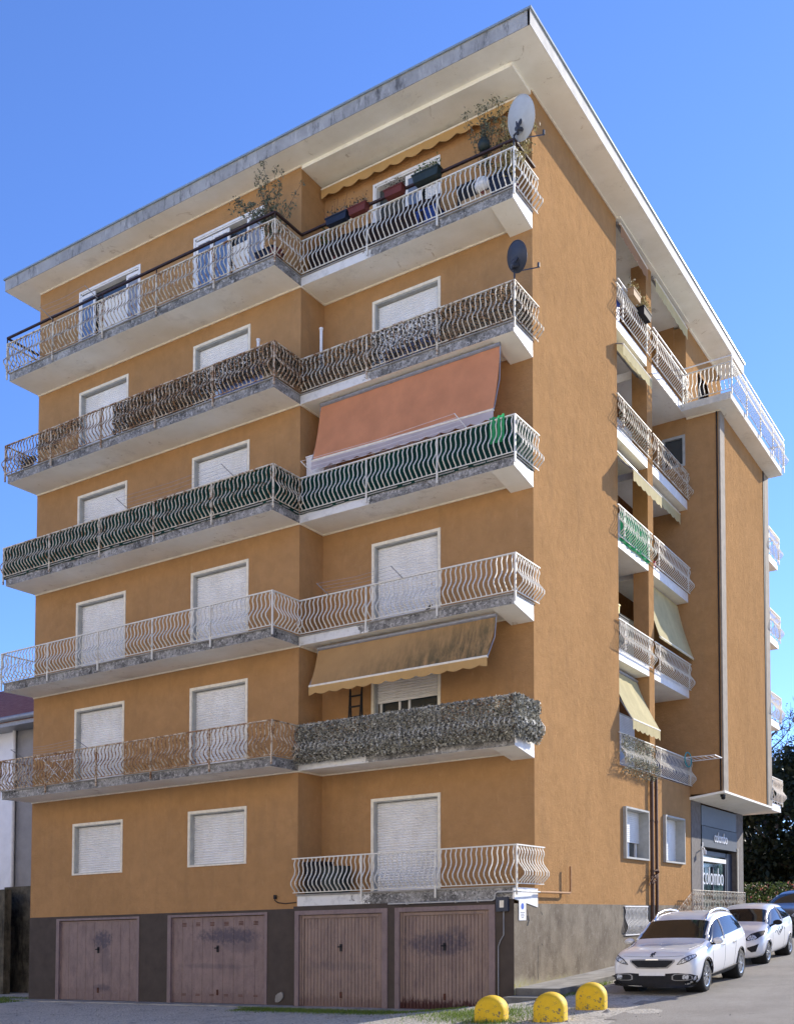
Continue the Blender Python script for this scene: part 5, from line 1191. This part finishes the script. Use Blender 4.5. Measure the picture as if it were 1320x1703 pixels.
def hatch_detail(patch, place, ray, o, bo, sl):
    F = (0, 1, 0)
    for f in (lambda p: p, mir):
        lp = patch(f([(.40, .67), (.50, .79), (.66, .85), (.79, .875)]), f([(.40, .64), (.50, .62), (.66, .66), (.78, .76)]), 'headlight', 'black', F, 6, .010, cols=14)
        patch(f([(.44, .68), (.49, .75), (.55, .77), (.61, .75), (.66, .70)]), f([(.44, .66), (.49, .635), (.55, .63), (.61, .645), (.66, .69)]), 'lamp_lens', 'lamp', F, 4, .02, lp, 10)
        patch(f([(.45, .46), (.60, .50), (.72, .55)]), f([(.45, .42), (.55, .34), (.66, .36)]), 'bumper_vent', 'black', F, 3, .012)
    patch([(-.36, .42), (0, .44), (.36, .42)], [(-.32, .28), (0, .27), (.32, .28)], 'lower_grille', 'black', F, 3, .012); patch([(-.3, .62), (.3, .62)], [(-.28, .58), (.28, .58)], 'grille', 'black', F, 2, .012)
    patch([(-.25, .53), (.25, .53)], [(-.25, .45), (.25, .45)], 'number_plate', 'white', F, 2, .02)
    for sx in (1, -1):
        dv = (-sx, 0, 0); m = MB(); c_ = Vector(sl((sx * .93, 1.12, 1.0))); vs, q, n_ = [], 12, 7
        for j in range(n_ + 1):
            th = math.pi * j / n_
            for i in range(q): ph = 2 * math.pi * i / q; vs.append((c_.x + .12 * math.sin(th) * math.cos(ph), c_.y + .07 * math.cos(th), c_.z + .07 * math.sin(th) * math.sin(ph)))
        m.add(vs, [(j * q + i, j * q + (i + 1) % q, (j + 1) * q + (i + 1) % q, (j + 1) * q + i) for j in range(n_) for i in range(q)]); m.tube([sl((sx * .78, 1.1, .93)), sl((sx * .88, 1.11, .97))], .025, 6); place(m, 'mirror', 'black', o, True)
        for ys in (1.05, 2.3):
            m = MB(); pts = []
            for t in range(8):
                h = ray((sx * 3, ys + .08 * (t / 7 - .5), .34 + t * .085 + .054 * ys), dv)
                if h is not None: pts.append((h.x, h.y, h.z))
            if len(pts) > 2: m.tube(pts, .004, 4); place(m, 'door_seam', 'dgrey', bo)
        h = ray((sx * 3, 2.1, .84 + .054 * 2.1), dv); m = MB(); m.box(min(h.x, h.x + sx * .03), max(h.x, h.x + sx * .03), 2.02, 2.2, h.z - .015, h.z + .015); place(m, 'door_handle', 'carwhite', bo)
        # swirl graphic on the door
        m = MB()
        for k in range(3):
            pts = [((ray((sx * 3, 1.3 + k * .2 + t * .09, .72 + k * .05 + .07 * math.sin(t * 1.1 + k) + .054 * 1.5), dv) or Vector((sx * .8, 1.3, .8))) + Vector((sx * .004, 0, 0))) for t in range(8)]; m.tube([tuple(p) for p in pts], .006, 4)
        place(m, 'swirl_graphic', 'dgrey', bo)
        m = MB(); pts = [tuple((ray((sx * 3, yy, z + .054 * yy), dv) or Vector((sx * .75, yy, z))) + Vector((sx * .004, 0, 0))) for yy, z in ((2.2, .98), (2.22, 1.2), (2.2, 1.36))]; m.tube(pts, .025, 5); place(m, 'window_pillar', 'carwhite', bo)
    m = MB(); m.tube([sl((-.45, .80, .955)), sl((.2, .86, .985))], .010, 4); place(m, 'wiper', 'black', o)
HAT = dict(w=.82, wr=.29, fw=.68, rw=3.04, g=(4, 9, 10, 4), wsy=1.0, rsy=3.3, arch='carwhite', archr=.012, sp=5,
    st=[(.00, .56, .54, .42, .46, .58, .22, .50), (.05, .68, .65, .58, .56, .72, .20, .66), (.20, .82, .79, .68, .70, .80, .19, .75), (.50, .93, .89, .72, .82, .82, .19, .79),
        (.86, 1.00, .96, .71, .91, .82, .19, .79), (1.55, 1.42, 1.34, .57, .96, .82, .19, .79), (2.0, 1.475, 1.395, .58, .98, .82, .19, .79), (2.5, 1.47, 1.39, .57, 1.0, .815, .19, .79),
        (3.0, 1.43, 1.35, .55, 1.03, .80, .20, .77), (3.3, 1.38, 1.30, .52, 1.04, .78, .24, .75), (3.42, 1.32, 1.22, .50, 1.0, .77, .28, .74), (3.58, .90, .86, .60, .78, .73, .30, .70), (3.62, .60, .58, .56, .5, .66, .32, .62)], detail=hatch_detail)
car((3.68 - .76, 1.03 - .83, .345 + .054 * (1.03 - .83)), 0, 'white compact suv with chrome rimmed grille and roof rails, nearest the yellow bollards', 'carwhite', SUV)
car((3.5 - .72, 6.8 - .68, .345 + .054 * (6.8 - .68)), 0, 'small white hatchback with black mirrors parked behind the white suv', 'carwhite', HAT)

# ================================================================= BACKGROUND
H2 = dict(HAT); H2['arch'] = 'cardark'; H3 = dict(SUV)
# trees
def tree(name, label, base, h, crown, leaf, seed, n=9000, size=.35, trunk=.3, bare=False, group=None):
    rng = random.Random(seed); o = empty(name, base, label, 'tree', group); b = Vector(base); m = MB(); cz = crown[2]; tips = []
    m.tube([tuple(b), tuple(b + Vector((.1, .1, h * .3))), tuple(b + Vector((.0, .2, h * .62))), tuple(b + Vector((.1, .1, h * .93)))], [trunk, trunk * .75, trunk * .45, trunk * .1], 8)
    for i in range(26 if not bare else 60):
        t = rng.uniform(.25, .95); p = b + Vector((0, .1, h * t)); a = rng.uniform(0, 6.283); ln = crown[0] * (1.1 - .6 * t) * rng.uniform(.6, 1.1); path = [tuple(p)]; dv = Vector((math.cos(a), math.sin(a), rng.uniform(.2, .9))).normalized() * ln * .25
        for j in range(4):
            p = p + dv + Vector((rng.gauss(0, .12), rng.gauss(0, .12), rng.gauss(0, .1) + .08)); path.append(tuple(p)); tips.append(Vector(p))
            if bare and j > 0:
                for _ in range(4): 
                    q = p + Vector((rng.gauss(0, .45), rng.gauss(0, .45), rng.uniform(.2, 1.0))); m.tube([tuple(p), tuple(p.lerp(q, .5) + Vector((.05, 0, .05))), tuple(q)], [.022, .015, .006], 4, cap=False)
        m.tube(path, [trunk * .22, trunk * .16, trunk * .12, trunk * .07, trunk * .04], 5)
    m.build('trunk', 'bark', o); m = MB(); pts = []
    cl = [(Vector((rng.gauss(0, .5) * crown[0], rng.gauss(0, .5) * crown[1], rng.uniform(-1, 1) * crown[2])), rng.uniform(.5, 1.3)) for _ in range(60)] if not bare else []
    for _ in range(n):
        if bare: p = rng.choice(tips) + Vector((rng.gauss(0, .4), rng.gauss(0, .4), rng.gauss(0, .4)))
        else:
            c_, s_ = rng.choice(cl); k = math.sqrt(max(0, 1 - (c_.z / crown[2]) ** 2)) * .8 + .35
            p = b + Vector((c_.x * k, c_.y * k, crown[3] + c_.z)) + Vector((rng.gauss(0, .5) * s_, rng.gauss(0, .5) * s_, rng.gauss(0, .45) * s_))
        pts.append(tuple(p))
    leaves(m, pts, size, rng); m.build('crown', leaf, o); return o
G0 = lambda x, y: ground_h(x, y) - .1
tg = 'trees at the end of the street'
tree('evergreen_tree', 'dark evergreen tree closest behind the shop corner', (-6.6, 36, G0(-6.6, 36)), 8.5, (3, 3, 4.0, 4.8), 'darkleaf', 1, 26000, .36, .3, group=tg)
tree('evergreen_tree', 'tall dark evergreen tree at the right edge below the bare twigs', (-1.2, 38, G0(-1, 38)), 10.6, (3.2, 3.2, 5, 5.8), 'darkleaf', 2, 30000, .38, .35, group=tg)
tree('evergreen_tree', 'dark evergreen tree filling the gap deeper down the street', (-7, 52, G0(-7, 52)), 12, (6, 3, 5.5, 6.3), 'darkleaf', 3, 26000, .5, .4, group=tg)
tree('bare_tree', 'leafless tree with fine twigs rising above the dark evergreens', (-4.6, 41, G0(-4.6, 41)), 13.0, (4.2, 3, 4, 8), 'darkleaf', 4, 2600, .14, .25, True)
tree('evergreen_tree', 'dark evergreen tree beyond the right side of the street', (9, 50, G0(9, 50)), 10, (5, 3, 4.5, 5.3), 'darkleaf', 5, 9000, .42, .35, group=tg)
# hedge with red blossoms
rng = random.Random(31); m = MB()
leaves(m, [(rng.uniform(-3.2, .9), rng.uniform(23.6, 24.4), 1.3 + street(24) - .1 + rng.uniform(-1.25, .5) + .08 * math.sin(rng.random() * 9)) for _ in range(5200)], .11, rng); leaves(m, [(rng.uniform(-3.2, .9), rng.uniform(23.5, 24.0), 1.3 + street(24) + rng.uniform(-1.0, .45)) for _ in range(350)], .11, rng, 1); tag(m.build('flowering_hedge', ['flower', 'bloss']), 'low hedge with pale and red blossoms past the shop landing', 'hedge')
H4 = dict(HAT); H4['arch'] = 'carsilver'
car((-.9, 27.2, street(27)), R(-80), 'silver car crossing behind the flowering hedge', 'carsilver', H4, 0, 'parked_car')
H5 = dict(HAT); H5['arch'] = 'cardark'
car((1.75, 15.6, street(15.6) + .05), R(-8), 'dark grey car at the right edge behind the small white hatchback', 'cardark', H5, .054, 'parked_car')
# lamp post at the far right
lp = empty('street_lamp', (-.55, 31, street(31)), 'thin pale lamp post at the right edge before the dark trees', 'street lamp')
MB().tube([(-.55, 31, street(31) - .1), (-.55, 31, 7.2)], .06, 8).build('pole', 'grey', lp); m = MB(); m.box(-.75, -.35, 30.8, 31.2, 6.4, 6.9); m.build('lamp_head', 'white', lp)
# neighbouring house on the left
nh = empty('neighbour_house', (-24, 6, 0), 'white house with red tiled roof behind the left end of the block', 'house')
m = MB(); wall_grid(m, lambda u, z: (u, 3.0, z), -40, -20.35, 0, 8.75, [(-26, -24.5, 5.2, 6.8)]); m.quad((-40, 14, 0), (-40, 3, 0), (-40, 3, 8.75), (-40, 14, 8.75)); m.build('wall', 'nwall', nh)
m = MB(); m.box(-20.6, -16.4, 3.05, 14, 0, 8.95); m.build('party_wall', 'ngrey', nh)
bx('window', 'glass', nh, -26, -24.5, 3.1, 3.12, 5.2, 6.8)
m = MB(); m.prism([(-40, 2.3, 9.0), (-40, 8.5, 12.2), (-40, 14.7, 9.0), (-40, 14.7, 8.85), (-40, 2.3, 8.85)], (22.0, 0, 0)); rf = m.build('roof', 'tile', nh)
m = MB(); m.tube([(-40, 2.22, 8.95), (-17.9, 2.22, 8.95)], .09, 8); m.box(-40, -18.0, 2.28, 3.0, 8.72, 8.85); m.box(-18.0, -17.7, 2.2, 4.2, 8.6, 9.6); m.build('gutter', 'grey', rf)
m = MB(); m.tube([(-20.3, 2.9, 8.8), (-20.3, 2.9, 2.2)], .06, 8); m.build('downpipe', 'white', nh)
m = MB(); m.box(-24, -18.9, 1.6, 1.85, -.1, 3.3); m.box(-24, -20.0, 1.5, 1.6, 1.9, 3.2); tag(m.build('garden_wall', 'oldwall'), 'old black stained wall left of the first garage', 'wall')
m = MB(); m.box(-20.0, -15.62, 2.4, 2.6, -.1, 3.42); tag(m.build('boundary_wall', 'oldwall'), 'mossy patched wall in the gap beside the block', 'wall')
# unseen row of flats, added behind the camera to bounce warm light
ow = empty('bounce_flats', (-10, -34, 0), 'added unseen row of cream flats bouncing warm light onto the garage front', 'building')
m = MB(); hol = [(x, x + 1.6, z, z + 1.6) for x in range(-66, 48, 6) for z in (1.5, 4.6, 7.7, 10.8, 13.9)]
wall_grid(m, lambda u, z: (u, -30, z), -70, 50, -1, 18.5, hol); m.box(-70, 50, -42, -30.6, -1, 18.3); m.build('wall', 'nwarm', ow)
bx('roof', 'tile', ow, -71, 51, -43, -29.3, 18.5, 19.0)
m = MB()
for h in hol: m.box(h[0], h[1], -30.4, -30.3, h[2], h[3])
m.build('window_row', 'shutter', ow)
# grass
rng = random.Random(12); m = MB()
def blades(n, fx, h):
    for _ in range(n):
        x, y = fx(); z = ghb(x, y); a = rng.uniform(0, 6.28); hh = h * rng.uniform(.4, 1.3); w_ = .006; dx, dy = math.cos(a) * w_, math.sin(a) * w_; lx, ly = rng.gauss(0, .35) * hh, rng.gauss(0, .35) * hh
        m.add([(x - dx, y - dy, z - .005), (x + dx, y + dy, z - .005), (x + lx, y + ly, z + hh)], [(0, 1, 2)])
blades(15000, lambda: (rng.uniform(-6.8, -.6), -.62 - abs(rng.gauss(0, .32)) - rng.random() * .25), .035)
blades(2500, lambda: (rng.uniform(-7.2, 0), -.52 - abs(rng.gauss(0, .05))), .05)
blades(5000, lambda: (rng.gauss(.6, .7), rng.gauss(-2.6, .5)), .05); blades(900, lambda: (rng.gauss(1.25, .32), rng.gauss(-3.55, .2)), .08)
blades(4000, lambda: (rng.uniform(-17.5, -15.2), rng.uniform(-1.2, .6)), .05)
blades(900, lambda: (rng.uniform(1.0, 1.25), rng.uniform(-1, 2.5)), .06)
tag(m.build('grass', 'grass'), 'short grass along the garage apron and round the bollards', 'grass', kind='stuff')
# loose stones
rng = random.Random(77); m = MB()
for i in range(700):
    x, y = rng.uniform(-13, 5.5), rng.uniform(-6.5, -.7)
    if x > 3.4 and rng.random() < .5: continue
    s_ = rng.uniform(.008, .028) * (1.6 if rng.random() < .05 else 1); z = ghb(x, y); a = rng.uniform(0, 3)
    p = [(x + s_ * math.cos(a + k * 2.1) * rng.uniform(.8, 1.3), y + s_ * math.sin(a + k * 2.1) * rng.uniform(.8, 1.3), z) for k in range(3)]; m.add(p + [(x, y, z + s_ * .8)], [(0, 1, 3), (1, 2, 3), (2, 0, 3)])
for x, y in ((1.75, -2.6), (1.9, -2.5), (2.65, -3.3), (.55, -1.6), (1.55, -3.5), (-3.1, -2.4), (2.1, -3.75), (2.9, -2.1), (-.3, -2.0)):
    s_ = rng.uniform(.04, .10); z = ghb(x, y); n = 7; ring = [(x + s_ * math.cos(k / n * 6.283) * rng.uniform(.7, 1.2), y + s_ * .7 * math.sin(k / n * 6.283) * rng.uniform(.7, 1.2), z - .01) for k in range(n)]
    top = [(px * .3 + x * .7 + rng.uniform(-.01, .01), py * .3 + y * .7, z + s_ * rng.uniform(.35, .55)) for px, py, _ in ring]; m.add(ring + top, [(k, (k + 1) % n, n + (k + 1) % n, n + k) for k in range(n)] + [tuple(range(n, 2 * n))])
tag(m.build('loose_stones', 'concrete'), 'scattered small loose stones on the ground', 'stones', kind='stuff')

GR = {'awning': 'awnings over the balconies', 'flower_box': 'flower boxes on the top railings', 'parked_car': 'cars parked along the street', 'potted_shrub': 'potted plants on the balconies',
      'clothes_line': 'clothes lines on the railings', 'satellite_dish': 'satellite dishes at the corner', 'ivy_screen': 'ivy mats on the railings', 'privacy_screen': 'netting behind the railings', 'flue_pipe': 'white flue pipes'}
for o in bpy.data.objects:
    if o.parent is None and o.name.split('.')[0] in GR: o['group'] = GR[o.name.split('.')[0]]
# ---------------------------------------------------------------- the site slope: everything stands on ground that falls KX along x and rises KY along y
bpy.context.view_layer.update()
done = {}
def settle(o, th):
    th2 = th + o.rotation_euler.z
    a, b = (KX, KY) if o.parent is None else (KX * math.cos(th) + KY * math.sin(th), -KX * math.sin(th) + KY * math.cos(th))
    l = o.location
    kx, ky = KX * math.cos(th2) + KY * math.sin(th2), -KX * math.sin(th2) + KY * math.cos(th2)
    if o.type == 'MESH':
        key = o.data.name
        if key in done and abs(done[key] - th2) > 1e-6: raise RuntimeError('shared mesh at two angles')
        if key not in done:
            done[key] = th2
            for v in o.data.vertices: v.co.z += kx * v.co.x + ky * v.co.y
    o.location = (l.x, l.y, l.z + a * l.x + b * l.y)
    for c_ in o.children: settle(c_, th2)
for o in [x for x in bpy.data.objects if x.parent is None and x.type in ('MESH', 'EMPTY')]: settle(o, 0)
